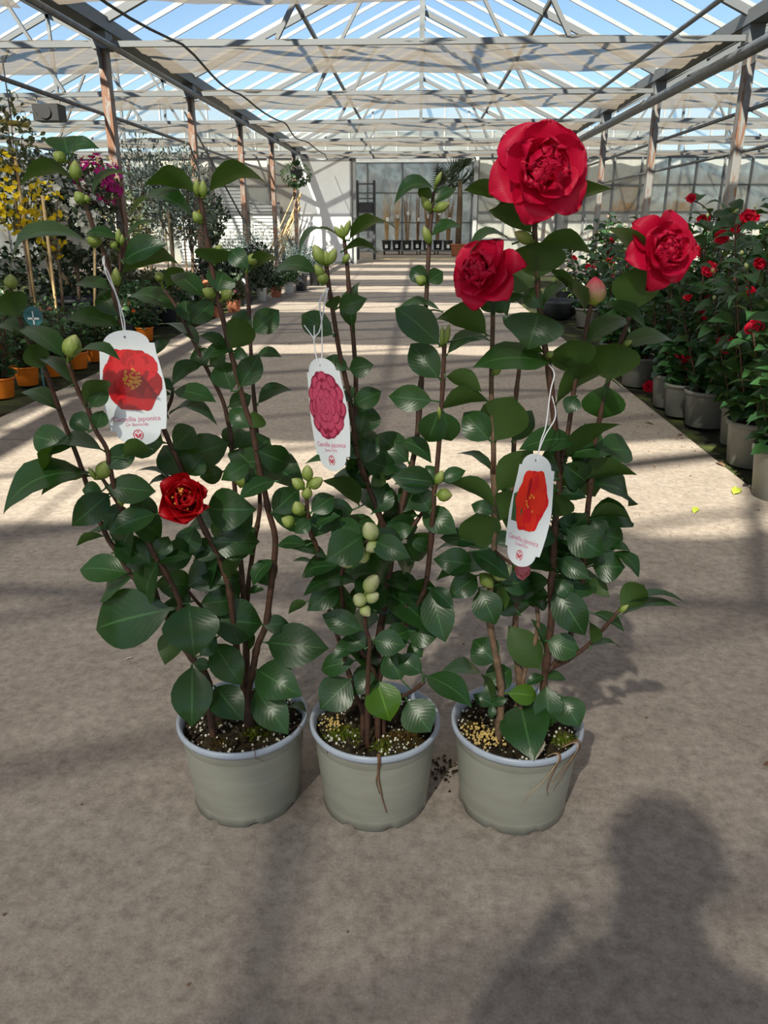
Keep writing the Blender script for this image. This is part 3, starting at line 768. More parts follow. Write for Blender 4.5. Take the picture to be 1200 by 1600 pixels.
P1.leaves('''
107 243 98 210 50 t .05 -.8
113 242 155 232 14 t .30
120 285 31 284 20 u .26
142 312 212 272 11 t .22
140 378 4 422 24 t .26
183 372 132 364 17 t .12
197 374 252 343 7 t .12
192 410 262 381 30 t .1
188 430 287 415 30 u .26
172 452 116 444 17 t .1
186 495 155 453 35 t
190 512 102 496 28 t
30 497 10 454 44 u
100 561 22 508 32 t
48 530 -8 506 20 t
112 561 188 561 11 t .2
70 577 46 538 36 u
114 602 52 554 24 t
92 642 33 609 26 t .15
133 632 171 594 28 u
140 637 168 602 26 t
140 674 112 646 30 t
150 670 161 641 24 t
117 698 46 679 42 t
165 706 66 738 18 t .3
142 740 2 800 38 t .2
144 744 64 764 22 u
165 732 214 694 34 t
192 716 240 697 24 u
165 760 244 768 42 t
172 770 112 822 42 t .2
160 767 128 766 26 t
172 776 140 796 30 t
200 803 170 829 28 t
165 838 119 852 11 u .1
246 803 169 832 36 t
180 843 236 880 40 t
202 896 124 890 40 t
177 864 224 903 20 t
235 872 228 830 32 t
247 868 263 838 28 t
273 950 145 984 80 t .1
294 943 304 1025 76 t .1
272 985 258 1037 36 u .1 .2
328 966 411 975 64 t
375 935 340 903 42 t
332 1004 378 1071 46 t
415 1004 514 1013 60 t
400 1046 469 1086 56 t
300 1038 300 1136 56 t .06
300 1034 330 1041 18 t
335 1072 380 1126 48 t
398 1076 450 1147 48 t
452 1104 478 1110 13 t
300 940 266 924 28 t
266 915 238 918 9 u
292 918 357 874 50 t
305 822 284 869 36 t
312 872 306 840 26 t
242 880 300 870 18 t
308 302 227 286 27 u .26
324 303 420 281 22 u .22
304 342 201 334 14 t .26
335 414 336 386 54 u .05 .9
360 390 388 420 28 t .15
390 424 440 406 17 u .2
378 420 345 404 9 t .2
320 466 266 427 30 t
338 456 350 424 42 t
260 450 286 417 22 u
276 486 200 458 28 t
296 504 288 468 30 t
297 506 334 470 30 t
312 542 246 507 14 t .15
360 546 386 500 42 u .1 .6
356 544 312 522 18 t
394 520 362 488 32 t
395 520 436 484 36 t
362 549 316 560 18 t .2
365 549 388 558 18 t
324 572 304 545 30 t
327 572 353 554 22 t
363 611 344 564 42 t
374 606 406 553 36 t
400 556 440 558 14 t .2
318 570 268 602 20 t .2
402 632 455 606 22 t .2
238 556 265 529 16 t
270 612 246 590 15 t
270 612 338 628 28 t
262 651 338 654 17 t .22
268 616 246 618 8 t
392 669 358 639 28 t
392 669 409 648 26 u
357 636 393 618 28 t
360 691 276 719 48 t
290 746 254 694 46 t
292 743 317 710 34 t
258 692 190 680 54 t
376 722 422 684 58 t
388 714 478 766 50 t .15
390 722 346 750 28 t .2
350 736 312 746 28 t
322 796 397 796 58 t
432 752 373 780 24 t .15
425 802 468 762 38 t
330 848 406 846 52 t
358 906 393 859 22 u
335 842 342 816 20 u
345 838 396 800 42 t
428 876 394 915 20 t .2
388 926 413 921 11 t
410 976 452 974 26 t
312 1025 338 994 28 t
395 985 386 1018 16 t
272 759 214 732 8 t .15
276 750 228 757 7 t .1
344 870 300 850 34 t
372 905 330 925 30 t
416 760 380 745 28 t
''')
P1.buds('''
102 252 83 238 18
119 281 117 250 18
131 318 120 302 18
138 316 134 305 10
148 386 148 363 21
183 388 172 376 12
186 380 185 357 10
190 382 191 366 8
182 447 181 418 15
17 451 17 428 19
107 557 119 523 27
155 746 171 720 23
150 748 138 730 8
190 789 189 769 13
308 305 307 279 11
318 308 317 281 13
314 348 302 330 15
340 395 345 382 12
335 462 316 452 16
348 466 362 454 16
388 411 404 398 16
252 440 246 424 14
375 760 388 735 24
''')
P1.fill(26, (190, 690, 425, 980))
pf = at_y(291, 784, 1.085); P1.attach(pf)
flower(P1.e, P1.o, pf, (CAM - pf).normalized() + Vector((-.12, 0, .15)),   .046, [(6, 1.05, 1.35, 40, .75, .03, -.1), (5, .92, 1.1, 52, .8, .04, -.05), (7, .62, .55, 62, .7, .12, 0), (6, .45, .4, 66, .6, .15, .05)], M['petal_dark'], (16, .60, .32), 5)

# --- second plant
P2.stem([(573,1118),(575,1090),(588,1034),(590,1010),(600,950),(608,890),(610,870),(606,840)], 1.15, 1.15, .0075, .006, 'stem', True)
P2.stem([(606,842),(590,798),(578,766),(568,736),(560,712),(556,696),(548,632),(538,584),(530,548),(520,486),(514,448),(510,416)], 1.15, 1.09, .005, .003)
P2.stem([(572,766),(560,720),(556,660),(556,590),(554,554),(549,492),(545,448),(542,410),(538,376)], 1.13, 1.15, .0042, .0028)
P2.stem([(608,842),(618,828),(632,774),(645,720),(652,680),(657,610),(660,576),(662,530),(666,468),(670,392),(672,360),(676,316),(679,300)], 1.15, 1.26, .0055, .003)
P2.stem([(590,1110),(592,1060),(612,1010),(630,984),(642,968),(664,918),(673,848),(678,774),(682,740),(687,680),(688,656),(691,616),(694,546),(693,536)], 1.13, 1.09, .0055, .003, 'stem', True)
P2.stem([(566,1112),(556,1086),(542,1042),(532,1008),(520,972),(508,930),(499,878),(494,852),(484,828),(478,770)], 1.13, 1.06, .0045, .003, 'stem', True)
P2.stem([(574,1110),(576,1032),(578,1004),(572,984),(570,960),(568,945)], 1.11, 1.05, .0045, .003, 'stem', True)
P2.stem([(610,850),(634,836),(662,798),(668,786)], 1.15, 1.17, .004, .003)
P2.stem([(600,1105),(620,1092),(644,1080),(662,1066)], 1.14, 1.08, .004, .003, 'stem', True)
P2.stem([(572,1060),(548,990),(534,930),(535,892),(556,862),(576,845)], 1.12, 1.05, .004, .003)
P2.stem([(638,975),(634,945)], 1.12, 1.11, .003, .002)
P2.leaves('''
530 369 464 394 8 t .3
544 376 620 352 20 u .2
535 393 592 396 12 u .2
498 429 420 430 17 t .2
528 481 573 467 28 t .15
526 482 517 465 24 u .1 .7
553 516 556 437 28 t
522 524 471 491 36 t
545 577 584 570 30 t .1
545 577 508 559 24 t .1
550 633 597 611 30 t
550 627 533 604 26 t
562 679 573 628 48 t
568 726 582 678 32 t
560 718 543 686 32 t
640 723 588 676 42 t
624 690 675 721 24 t .2
677 626 607 619 38 t
687 640 667 694 42 t .05 -.2
692 642 706 692 36 t .05 -.2
688 593 641 536 44 t
688 540 617 481 46 t
690 487 624 475 14 t
762 525 680 490 34 u .15
697 556 772 537 16 t .25
695 588 754 608 25 u .15
688 641 765 626 27 u .25
655 515 636 526 7 u
681 297 614 312 19 t .25
678 318 712 293 18 t
676 310 653 292 18 u
673 370 723 354 17 t .2
668 441 641 418 26 t
668 441 692 424 24 t
560 738 478 717 17 t .1
562 792 495 745 20 u .15
578 760 601 742 22 u .2
576 760 540 739 19 t .15
485 801 523 774 32 t
553 796 499 800 34 t
582 802 606 754 42 t
680 753 611 745 38 t
676 760 617 753 19 t .1
596 832 520 822 30 t
567 837 511 876 54 t .06
580 843 641 871 36 t .1
640 845 674 856 21 t
606 836 646 824 26 t
492 822 531 805 17 t
485 812 461 833 23 t
480 852 432 852 19 t .1
512 873 450 855 15 t .1
495 886 457 876 8 t
532 884 467 899 26 t
608 897 534 905 34 t
560 908 473 931 28 t .18
530 914 481 954 36 t
480 940 450 957 15 u
596 905 659 923 24 t
590 920 681 990 48 t .1
672 920 696 1004 46 t .08
672 918 709 951 24 t
567 985 503 960 36 t
572 1013 539 989 36 t
582 1000 635 1009 38 t
556 1032 500 1047 32 t
549 1060 500 1109 52 t .06
592 1037 550 1086 38 t .06
588 1062 610 1128 52 tY .06
628 1063 604 1017 42 t
660 1052 621 1024 32 t
632 986 690 985 46 t
640 1005 659 1027 26 t
636 1094 673 1144 52 t .06
664 1056 738 1100 36 t .1
600 976 629 938 32 t
672 800 649 764 38 t
660 795 713 833 38 t .1
682 753 665 727 22 t
688 751 728 735 21 t
700 755 776 791 24 u .15
612 960 585 925 34 t
560 1000 520 1030 24 t
640 985 600 1000 34 t
''')
P2.buds('''
481 751 480 726 17
484 761 504 747 18
475 763 456 748 17
478 779 482 760 16
470 804 462 784 20
460 819 442 811 19
506 413 490 382 18
510 414 509 391 12
513 413 525 388 14
505 432 492 413 14
505 444 504 426 17
535 372 522 353 9
537 372 533 350 8
538 370 547 343 10
537 410 546 396 10
680 290 690 268 8
673 329 658 306 13
679 329 703 317 15
672 381 662 353 13
665 443 650 433 16
691 540 691 508 8
695 538 702 506 10
687 652 686 635 6
682 756 692 735 14
683 773 707 774 20
600 857 600 877 16
''')
P2.buds('''
584 842 573 816 24
591 848 572 861 19
576 864 555 877 20
553 871 531 883 22
572 923 590 899 22
573 937 592 928 18
569 943 554 930 21
565 947 578 963 17
''', 'bud_pale')

P2.fill(30, (480, 690, 680, 1020), (476, 676))

# --- third plant
P3.stem([(850,1066),(854,1033),(862,963),(861,920),(865,870),(868,812),(874,760),(872,708),(866,656),(858,580),(852,546),(846,506),(840,450),(840,436),(836,374),(835,325),(838,290)], 1.15, 1.08, .0068, .0033, 'stem', True)
P3.stem([(783,1085),(776,1033),(766,975),(766,930),(772,860),(772,766),(771,740),(771,694),(768,624),(768,580),(770,488),(765,460)], 1.13, 1.12, .0065, .003, 'stem_old', True)
P3.stem([(812,1061),(805,1017),(805,975),(807,940),(802,860),(800,780),(803,696),(806,622),(811,578),(816,520)], 1.17, 1.22, .0068, .003, 'stem_old', True)
P3.stem([(874,752),(878,724),(887,678),(894,630),(900,590),(913,532),(920,492),(926,470)], 1.115, 1.10, .004, .003)
P3.stem([(858,1048),(870,1035),(889,998),(894,982),(908,918),(914,860),(918,800),(922,766),(926,720),(936,660),(946,610),(968,540),(982,500),(998,452),(1015,425)], 1.15, 1.12, .006, .003, 'stem')
P3.stem([(862,1044),(880,1035),(914,1012),(940,986),(967,954)], 1.14, 1.10, .0045, .0028)
P3.stem([(818,1060),(836,1002),(841,972),(838,944)], 1.15, 1.16, .004, .003, 'stem_old', True)
P3.stem([(783,700),(771,740)], 1.12, 1.12, .003, .003)
P3.stem([(768,470),(762,448)], 1.115, 1.10, .0035, .003)
P3.stem([(1010,432),(1028,404)], 1.12, 1.12, .0032, .003)
P3.leaves('''
786 311 724 296 21 u .15
832 366 763 328 28 u
832 329 774 320 22 u
797 319 777 289 24 t
838 351 958 292 36 u .12
838 386 925 389 30 u .15
840 436 840 375 78 u .04 .3
838 438 789 441 30 u
803 381 728 401 11 t .32
858 422 896 456 15 u
848 481 819 451 28 t
848 479 901 446 15 t .2
842 487 826 544 80 t .05
805 520 785 494 15 t
770 490 757 461 24 t
772 489 791 469 22 t
760 448 795 491 22 t .15
790 472 819 462 13 t
864 566 740 567 42 t .08
850 552 814 545 9 u
773 691 801 619 68 u .04 .3
766 689 724 644 44 t
800 691 832 640 32 t
899 586 892 528 62 u .05 .4
950 596 961 531 74 u .05 .4
897 589 867 559 20 u
992 486 996 412 64 u .04 .3
915 536 986 497 32 t
970 545 1054 528 27 t .12
935 478 1009 513 21 t .15
914 488 861 424 19 u
1005 419 933 351 26 u .15
867 635 976 599 26 u .3
946 600 940 657 60 t .04 -.2
900 619 885 646 26 t
902 688 811 701 38 t
884 719 971 659 19 u .12
930 736 899 699 38 t
892 763 994 736 30 u .15
874 750 848 735 17 t
874 749 904 728 16 u
872 743 857 727 16 t
872 773 917 775 19 t
872 766 834 760 20 t
865 809 881 772 42 u .05 .5
862 809 841 784 28 t
920 809 984 805 20 u .15
885 827 944 867 46 t
925 811 947 838 28 t
924 884 977 886 44 t
872 872 922 904 30 t
945 856 988 863 15 t .2
957 862 998 903 17 t .2
922 904 951 932 23 u
968 951 1006 914 38 u
978 943 1073 934 9 t .1
968 964 1061 947 13 t .1
924 958 976 987 17 t
922 1006 919 964 13 u
922 1011 971 1008 9 t .12
866 917 915 994 48 t
853 1001 907 1020 38 t
852 1021 830 966 15 t
845 1046 794 977 46 u .1 -.2
776 1036 739 999 46 t
800 1045 756 1073 38 t
791 1083 841 1087 30 tY
812 1098 832 1181 68 t .06
853 1071 860 1138 40 t .08
876 1087 906 1136 44 t
850 1056 822 1069 15 t
850 1060 886 1061 14 t
771 1101 739 1085 20 t
772 1098 759 1067 18 t
770 1100 768 1123 12 t
771 1098 794 1092 13 t
768 1100 682 1056 9 t .3 .3
735 862 797 906 32 t .1
785 884 681 896 26 t .1
740 881 679 874 40 t
756 861 744 799 58 u .05 .25
776 769 833 703 44 u .05 .3
779 816 796 764 36 u .05 .3
770 739 713 708 15 t .15
772 801 736 788 24 t
745 851 687 840 24 t
752 859 679 857 9 t
746 899 701 933 36 t
748 919 775 976 42 t
776 905 773 964 15 u
780 913 829 909 36 t
812 961 799 934 46 t
820 939 858 931 24 t
870 891 819 885 17 t
862 883 829 851 18 t
862 830 844 856 22 t
900 923 867 897 24 t
838 946 856 940 20 t
870 842 936 863 32 t
795 925 760 905 36 t
810 900 850 925 34 t
870 905 895 935 26 t
775 850 800 835 26 t
''')
P3.buds('''
928 476 930 432 34 bud_pink
772 902 800 884 24 bud_pale
752 897 770 919 20
832 379 804 362 18
854 558 865 549 11
972 541 988 532 10
770 585 783 573 12
968 956 982 945 9
''')
P3.fill(34, (760, 700, 930, 950), (752, 1100))
PEONY = [(6, 1.02, 1.0, 6, .28, .04, -.08), (5, .84, .92, 22, .40, .06, 0), (8, .66, .62, 42, .6, .16, .05), (9, .55, .5, 56, .6, .22, .10), (9, .46, .42, 70, .6, .26, .14), (6, .36, .3, 84, .6, .3, .2)]
for (x, y, Y, rad, fx, sd_) in ((845, 266, 1.035, .0625, (.02, -1, .10), 11), (756, 428, 1.06, .050, (-.55, -.8, .38), 12), (1035, 392, 1.10, .050, (.25, -1, .22), 13)):
    p = at_y(x, y, Y); P3.attach(p); flower(P3.e, P3.o, p, Vector(fx), rad, PEONY, M['petal'], None, sd_)
# folded pink petals of a bud that is opening behind the tag
fo = at_y(806, 884, 1.06); P3.attach(fo); flower(P3.e, P3.o, fo, Vector((.5, -.6, -.2)), .026, [(4, 1.1, 1.0, 62, .8, .03, -.1), (3, .8, .8, 72, .8, .05, 0)], M['petal_pink'], None, 21)
fo = at_y(839, 838, 1.20); P3.attach(fo); flower(P3.e, P3.o, fo, Vector((.3, -.8, .2)), .022, [(5, 1.0, 1.0, 50, .6, .05, 0), (4, .7, .7, 65, .6, .05, 0)], M['petal_dark'], None, 22)

# roots hanging over the rims
def root(pl, pix, r0, mat='root', off=.004):
    pts = []
    for (x, y, z) in pix: pts.append(at_z(x, y, z))
    rr = [r0 * (1 - .75 * i / (len(pts) * 4 - 4)) for i in range((len(pts) - 1) * 4 + 1)]
    MB().tube([p - pl.o for p in smooth_path(pts, 4)], rr, 6).build('root', M[mat], pl.e, smooth=True)
def on_pot(pl, ang, z, lift=.002):
    pr = pot_profile() + [(.119, .172)]; q = next(a + (c - a) * (z - b) / (d - b + 1e-9) for (a, b), (c, d) in zip(pr[2:], pr[3:]) if b <= z <= d) + lift
    return Vector((q * math.cos(ang), q * math.sin(ang), z))
def pot_root(pl, steps, r0, mat='root'):
    pts = [Vector((.09 * math.cos(R(steps[0][0])), .09 * math.sin(R(steps[0][0])), .154)), Vector((.112 * math.cos(R(steps[0][0])), .112 * math.sin(R(steps[0][0])), .176)), Vector((.1195 * math.cos(R(steps[0][0])), .1195 * math.sin(R(steps[0][0])), .168))]
    pts += [on_pot(pl, R(a), z) for a, z in steps]
    q = smooth_path(pts, 4); rr = [r0 * (1 - .7 * i / (len(q) - 1)) for i in range(len(q))]
    MB().tube(q, rr, 6).build('root', M[mat], pl.e, smooth=True)
pot_root(P2, [(-84, .15), (-84, .125), (-82, .10), (-80, .075), (-76, .045)], .0028)
pot_root(P2, [(-83, .15), (-86, .12), (-83, .09)], .0018)
pot_root(P3, [(-62, .15), (-72, .12), (-82, .10), (-88, .075)], .0014, 'root_pale')
pot_root(P3, [(-60, .15), (-66, .11), (-64, .085)], .0018)
for k, (a0, z0) in enumerate(((-35, .158), (-38, .155), (-33, .15))):
    pot_root(P3, [(a0, z0 - .01), (a0 - 14, .135 - k * .006), (a0 - 26, .112 - k * .01)], .0012, ('root', 'root_pale', 'root')[k])
pot_root(P1, [(-68, .156), (-64, .15), (-60, .143)], .0008)
pot_root(P1, [(-20, .156), (-17, .14), (-14, .12)], .0008)
# yellow fertiliser prills
mb = MB(); r_ = random.Random(4)
for i in range(130):
    a = r_.gauss(0, .018); b = r_.gauss(0, .016); mb.ball((-.062 + a, -.035 + b, .157 + r_.uniform(0, .006)), r_.uniform(.0018, .0028), 6, 4)
mb.build('fertiliser_prills', M['perlite_yellow'], P3.soil, smooth=True)['kind'] = 'stuff'
mb = MB()
for i in range(35):
    mb.ball((-.075 + r_.gauss(0, .01), -.01 + r_.gauss(0, .01), .158 + r_.uniform(0, .004)), r_.uniform(.0018, .0028), 6, 4)
mb.build('fertiliser_prills', M['perlite_yellow'], P2.soil, smooth=True)['kind'] = 'stuff'
# dead pale leaf stuck to the rim of the third pot
geo = leaf_geo(.058, .026, .1, .5, .03, .2, 3)
M['dead_leaf'] = plain('dead_leaf', (.42, .36, .29), .9, 0, .3, 60)
put('withered_leaf', geo, M['dead_leaf'], P3.e, at_z(846, 1150, .186), frame(at_z(829, 1194, .170) - at_z(846, 1150, .186), Vector((0, -.5, 1))))

# ------------------------------------------------------------------ hang tags
M['card'] = plain('tag_card', (.80, .83, .87), .28, 0, .02, 20)
M['string'] = plain('white_string', (.85, .84, .88), .7, 0, .03, 60)
for k, c in dict(red=(.72, .012, .02), red2=(.52, .006, .012), red3=(.34, .004, .010), pinkprint=(.56, .075, .15), pink2=(.40, .035, .09), pink3=(.28, .02, .06), orange=(.88, .38, .05), ink=(.62, .06, .10), lettering=(.72, .22, .36), greenprint=(.05, .12, .05), redorange=(.78, .03, .015)).items():
    M['ink_' + k] = plain('print_' + k, c, .3, 0, .12, 40)
def text_mesh(s, size, mat):
    c = bpy.data.curves.new('lettering', 'FONT'); c.body = s; c.size = size; c.align_x = 'CENTER'; c.resolution_u = 3
    o = bpy.data.objects.new('lettering', c); COL.objects.link(o); bpy.context.view_layer.update()
    me = bpy.data.meshes.new_from_object(o.evaluated_get(bpy.context.evaluated_depsgraph_get()))
    bpy.data.objects.remove(o); bpy.data.curves.remove(c); me.name = 'lettering'; me.materials.clear(); me.materials.append(mat); return me
TW, TH = .0465, .160
def tag_outline():
    pr = []
    for i in range(8):
        a = i / 7 * R(90); pr.append((.70 * math.sin(a), .115 * (1 - math.cos(a)) ** 1.0))
    pr += [(.84, .118), (.86, .20), (.93, .33), (.99, .46), (1.0, .55), (.96, .68), (.90, .80), (.86, .862), (.70, .866)]
    for i in range(1, 8):
        a = i / 7 * R(90); pr.append((.70 * math.cos(a), .866 + .134 * math.sin(a)))
    pts = [(x * TW, -y * TH) for x, y in pr]
    return pts + [(-x, y) for x, y in pts[-2:0:-1]]
def blob(mb, cx, cy, rx, ry, seed, z, mi, n=40, amp=.08, k=7):
    r_ = random.Random(seed); ph = [r_.uniform(0, 6.28) for _ in range(3)]
    vs = [(cx, cy, z)]
    for i in range(n):
        a = 2 * math.pi * i / n; q = 1 + amp * math.sin(k * a + ph[0]) + amp * .6 * math.sin((k - 4) * a + ph[1]) + amp * .4 * math.sin((k + 6) * a + ph[2])
        vs.append((cx + rx * q * math.cos(a), cy + ry * q * math.sin(a), z))
    mb.add(vs, [(0, 1 + i, 1 + (i + 1) % n) for i in range(n)], mi)
def petal_poly(mb, cx, cy, a, L, W, z, mi):
    vs = []
    for i in range(14):
        t = 2 * math.pi * i / 14; x = L * (.5 - .5 * math.cos(t)); y = W / 2 * math.sin(t) * (.75 + .35 * (x / L))
        vs.append((cx + x * math.cos(a) - y * math.sin(a), cy + x * math.sin(a) + y * math.cos(a), z))
    mb.add(vs, [tuple(range(14))], mi)
def plant_tag(label, kind, pos, xdir, ydir, hang, second, prints):
    """pos: top hole of the card; xdir, ydir: the card's right and up; hang: string points in space"""
    x = xdir.normalized(); y = (ydir - x * ydir.dot(x)).normalized(); z = x.cross(y)
    e = empty('plant_tag', pos); tag(e, label, 'tag')
    Mx = Matrix((x, y, z)).transposed()
    ol = tag_outline(); n = len(ol); c0 = Vector((0, .013, 0))
    def bend(v): return Vector((v[0], v[1], v[2] - .9 * v[0] ** 2 * 1.6 + .5 * (v[1] + .08) ** 2 * .5))
    # card: gridded fill so that it can bow
    bm = bmesh.new(); f = bm.faces.new([bm.verts.new((px_, py_, 0)) for px_, py_ in ol]); bmesh.ops.triangulate(bm, faces=[f])
    bmesh.ops.subdivide_edges(bm, edges=[e_ for e_ in bm.edges if e_.calc_length() > .012], cuts=2, use_grid_fill=True)
    ex = bmesh.ops.extrude_face_region(bm, geom=list(bm.faces)); bmesh.ops.translate(bm, verts=[v for v in ex['geom'] if isinstance(v, bmesh.types.BMVert)], vec=(0, 0, -.0006))
    bmesh.ops.recalc_face_normals(bm, faces=bm.faces)
    for v in bm.verts: v.co = Mx @ (bend(v.co) + c0)
    me = bpy.data.meshes.new('card'); bm.to_mesh(me); bm.free(); me.materials.append(M['card']); card = link('card', me, e)
    def part(name, mb_or_me, mats=None, off=(0, 0, 0)):
        me = mb_or_me if not isinstance(mb_or_me, MB) else mb_or_me.me(name, mats)
        for v in me.vertices: v.co = Mx @ (bend(v.co + Vector(off)) + c0)
        return link(name, me, card)
    mb = MB(); mats = prints(mb); part('printed_flower', mb, mats)
    t1 = text_mesh('Camellia japonica', .0098, M['ink_lettering']); part('lettering', t1, None, (0, -.1250, .0004))
    t2 = text_mesh(second, .0066, M['ink_lettering']); part('lettering', t2, None, (0, -.1318, .0004))
    mb = MB(); cx, cy = 0, -.1445                              # round emblem
    def ring(r0, r1, a0, a1, n_=28):
        vs = []
        for i in range(n_ + 1):
            a = a0 + (a1 - a0) * i / n_; vs += [(cx + r0 * math.cos(a), cy + r0 * math.sin(a), .0004), (cx + r1 * math.cos(a), cy + r1 * math.sin(a), .0004)]
        mb.add(vs, [(2 * i, 2 * i + 2, 2 * i + 3, 2 * i + 1) for i in range(n_)])
    ring(.0062, .0075, R(-70), R(250))
    for s in (-1, 1): petal_poly(mb, cx + s * .0006, cy - .0042, R(90 - s * 28), .0072, .0040, .0004, 0)
    ring(0, .0013, 0, 6.283)
    for v in mb.v[-58:]: v.y += .0042
    part('emblem', mb, [M['ink_ink']])
    ho = Vector(pos)
    MB().lathe([(.0009, .0006), (.0016, .0006)], 14).build('tag_hole', M['black'], e, (Mx @ (bend((0, -.009, .0003)) + c0)), rot=Mx.to_euler())
    for h in hang:
        MB().tube([p - ho for p in smooth_path(h, 6)], .0009, 6).build('string', M['string'], e, smooth=True)
    return e
def print_red(mb):
    blob(mb, .001, -.068, .039, .043, 3, .0002, 1, 48, .07, 6)
    r_ = random.Random(2)
    for i, (a, L, W, mi) in enumerate([(R(100), .036, .036, 0), (R(40), .038, .034, 0), (R(160), .036, .034, 0), (R(-20), .037, .036, 2), (R(-75), .038, .036, 1), (R(-130), .037, .036, 1), (R(200), .036, .034, 0), (R(65), .03, .026, 0)]):
        petal_poly(mb, .001, -.067, a, L * 1.17, W * 1.17, .0003 + i * .00001, mi)
    for i in range(60):
        a = r_.uniform(0, 6.28); q = .014 * math.sqrt(r_.random()); blob(mb, .002 + q * math.cos(a) * .9, -.066 + q * math.sin(a), .0016, .0018, i, .0005, 3, 7, .0)
    return [M['ink_red'], M['ink_red2'], M['ink_red3'], M['ink_orange']]
def print_pink(mb):
    blob(mb, -.001, -.066, .0415, .047, 5, .0002, 2, 60, .03, 9)
    z = .00025
    for rr, n, L in ((.030, 11, .019), (.021, 10, .018), (.013, 8, .015), (.007, 6, .010), (.002, 5, .006)):
        for i in range(n):
            a = 2 * math.pi * i / n + rr * 90
            for mi, gr in ((1 if i % 2 else 2, 1.0), (0, .88)):
                z += .000004; petal_poly(mb, -.001 + (rr - .004) * math.cos(a), -.066 + (rr - .004) * 1.12 * math.sin(a), a, L * gr, L * 1.15 * gr, z, mi)
    return [M['ink_pinkprint'], M['ink_pink2'], M['ink_pink3']]
def print_redorange(mb):
    vs = [(-.037, -.10, .00015), (-.012, -.10, .00015), (-.014, -.05, .00015), (-.041, -.062, .00015)]; mb.add(vs, [(0, 1, 2, 3)], 3)
    blob(mb, .002, -.066, .034, .044, 8, .0002, 1, 48, .06, 6)
    for i, (cx, a, L, W, mi) in enumerate([(-.012, R(95), .042, .03, 0), (.012, R(80), .044, .032, 0), (-.012, R(-100), .040, .03, 0), (.008, R(-82), .043, .028, 0), (.006, R(10), .03, .04, 0), (-.004, R(170), .03, .04, 0), (0, R(-95), .036, .010, 1), (-.01, R(85), .032, .006, 2)]):
        petal_poly(mb, cx * .6, -.066, a, L, W, .0003 + i * .00001, mi)
    for i, (x, y) in enumerate([(0, -.062), (.003, -.058), (-.004, -.072), (-.001, -.075), (.008, -.060), (.010, -.080), (-.006, -.068)]): blob(mb, x, y, .0016, .002, i, .0005, 4, 8, .1)
    return [M['ink_redorange'], M['ink_red'], M['ink_red3'], M['ink_greenprint'], M['ink_orange']]
# first tag: hangs from the tall stem of the first plant
Yt = 1.055; a = at_y(196, 531, Yt); k1 = P1.near(at_y(156, 402, 1.085))
plant_tag('white hang tag printed with a single red flower and orange stamens', 'red', a, at_y(246, 536, Yt) - at_y(150, 541, Yt), at_y(197, 517, Yt) - at_y(204, 678, Yt - .012), [
    [k1, at_y(165, 425, 1.072), at_y(182, 462, 1.068), at_y(190, 500, 1.06), a], [k1, at_y(161, 410, 1.070), at_y(170, 428, 1.070), at_y(184, 466, 1.066), at_y(194, 500, 1.058), a]], 'Dr Burnside', print_red)
Yt = 1.07; a = at_y(502, 574, Yt); k1 = P2.near(at_y(514, 454, 1.08)); kn = at_y(491, 530, 1.072)
plant_tag('white hang tag printed with a pink rosette flower', 'pink', a, at_y(534, 580, Yt - .03) - at_y(468, 584, Yt + .045), at_y(500, 562, Yt) - at_y(503, 716, Yt), [
    [k1, at_y(500, 470, 1.074), at_y(503, 510, 1.072), at_y(503, 560, Yt - .002), a], [k1, at_y(508, 470, 1.074), at_y(500, 515, 1.072), kn, at_y(495, 560, Yt), a],
    [kn, at_y(484, 520, 1.073), at_y(475, 508, 1.074)], [kn, at_y(491, 518, 1.073), at_y(491, 508, 1.074)]], 'Sacco Vera', print_pink)
Yt = 1.035; a = at_y(838, 724, Yt); k1 = P3.near(at_y(859, 574, 1.085))
plant_tag('white hang tag printed with a crumpled orange-red flower', 'orange', a, at_y(852, 742, Yt - .03) - at_y(790, 728, Yt + .05), at_y(841, 712, Yt) - at_y(803, 867, Yt - .02), [
    [k1, at_y(866, 584, 1.058), at_y(860, 612, 1.045), at_y(853, 665, 1.036), at_y(845, 690, 1.034), a], [P3.near(at_y(866, 630, 1.085)), at_y(868, 650, 1.05), at_y(852, 680, 1.038), at_y(842, 705, 1.034), a]], 'Grand Prix', print_redorange)
# ------------------------------------------------------------------ other plants in the greenhouse
LOWP = [(0, .05), (.12, .30), (.35, .95), (.62, .92), (.85, .42), (1, 0)]
def low_leaf(L, W, droop, fold, seed=0, narrow=False):
    r_ = random.Random(seed); vs, fs, uv = [], [], []
    for t, p in LOWP:
        z = droop * L * 4 * t * (1 - t) - .25 * droop * L * t * t * 4 * r_.random(); hw = W / 2 * p
        for a in (-1, 0, 1): vs.append(Vector((t * L, a * hw, z + abs(a) * hw * math.sin(fold)))); uv.append((t, a * .5 + .5))
    for i in range(len(LOWP) - 1):
        for j in range(2): fs.append((i * 3 + j, (i + 1) * 3 + j, (i + 1) * 3 + j + 1, i * 3 + j + 1))
    return vs, fs, uv
def fl_mat(name, c, tr=.2, rough=.5): t = NT(name); t.set(rough, 0, .3); oi = t.new('ObjectInfo'); t.base(t.mix(oi.outputs['Random'], tuple(x * .8 for x in c), tuple(min(1, x * 1.15) for x in c))); t.translucent(tr, c); return t.m
M['bg_leaf'] = leaf_mat('row_camellia_leaf', (.012, .044, .017), (.032, .092, .028), (.045, .095, .034), (.10, .20, .02), .2, .36, False)
M['gardenia_leaf'] = leaf_mat('small_shrub_leaf', (.018, .05, .022), (.05, .11, .04), (.06, .11, .05), (.12, .24, .04), .22, .35, False)
M['grey_leaf'] = leaf_mat('olive_leaf', (.055, .085, .07), (.13, .17, .14), (.16, .20, .17), (.18, .24, .16), .2, .5, False)
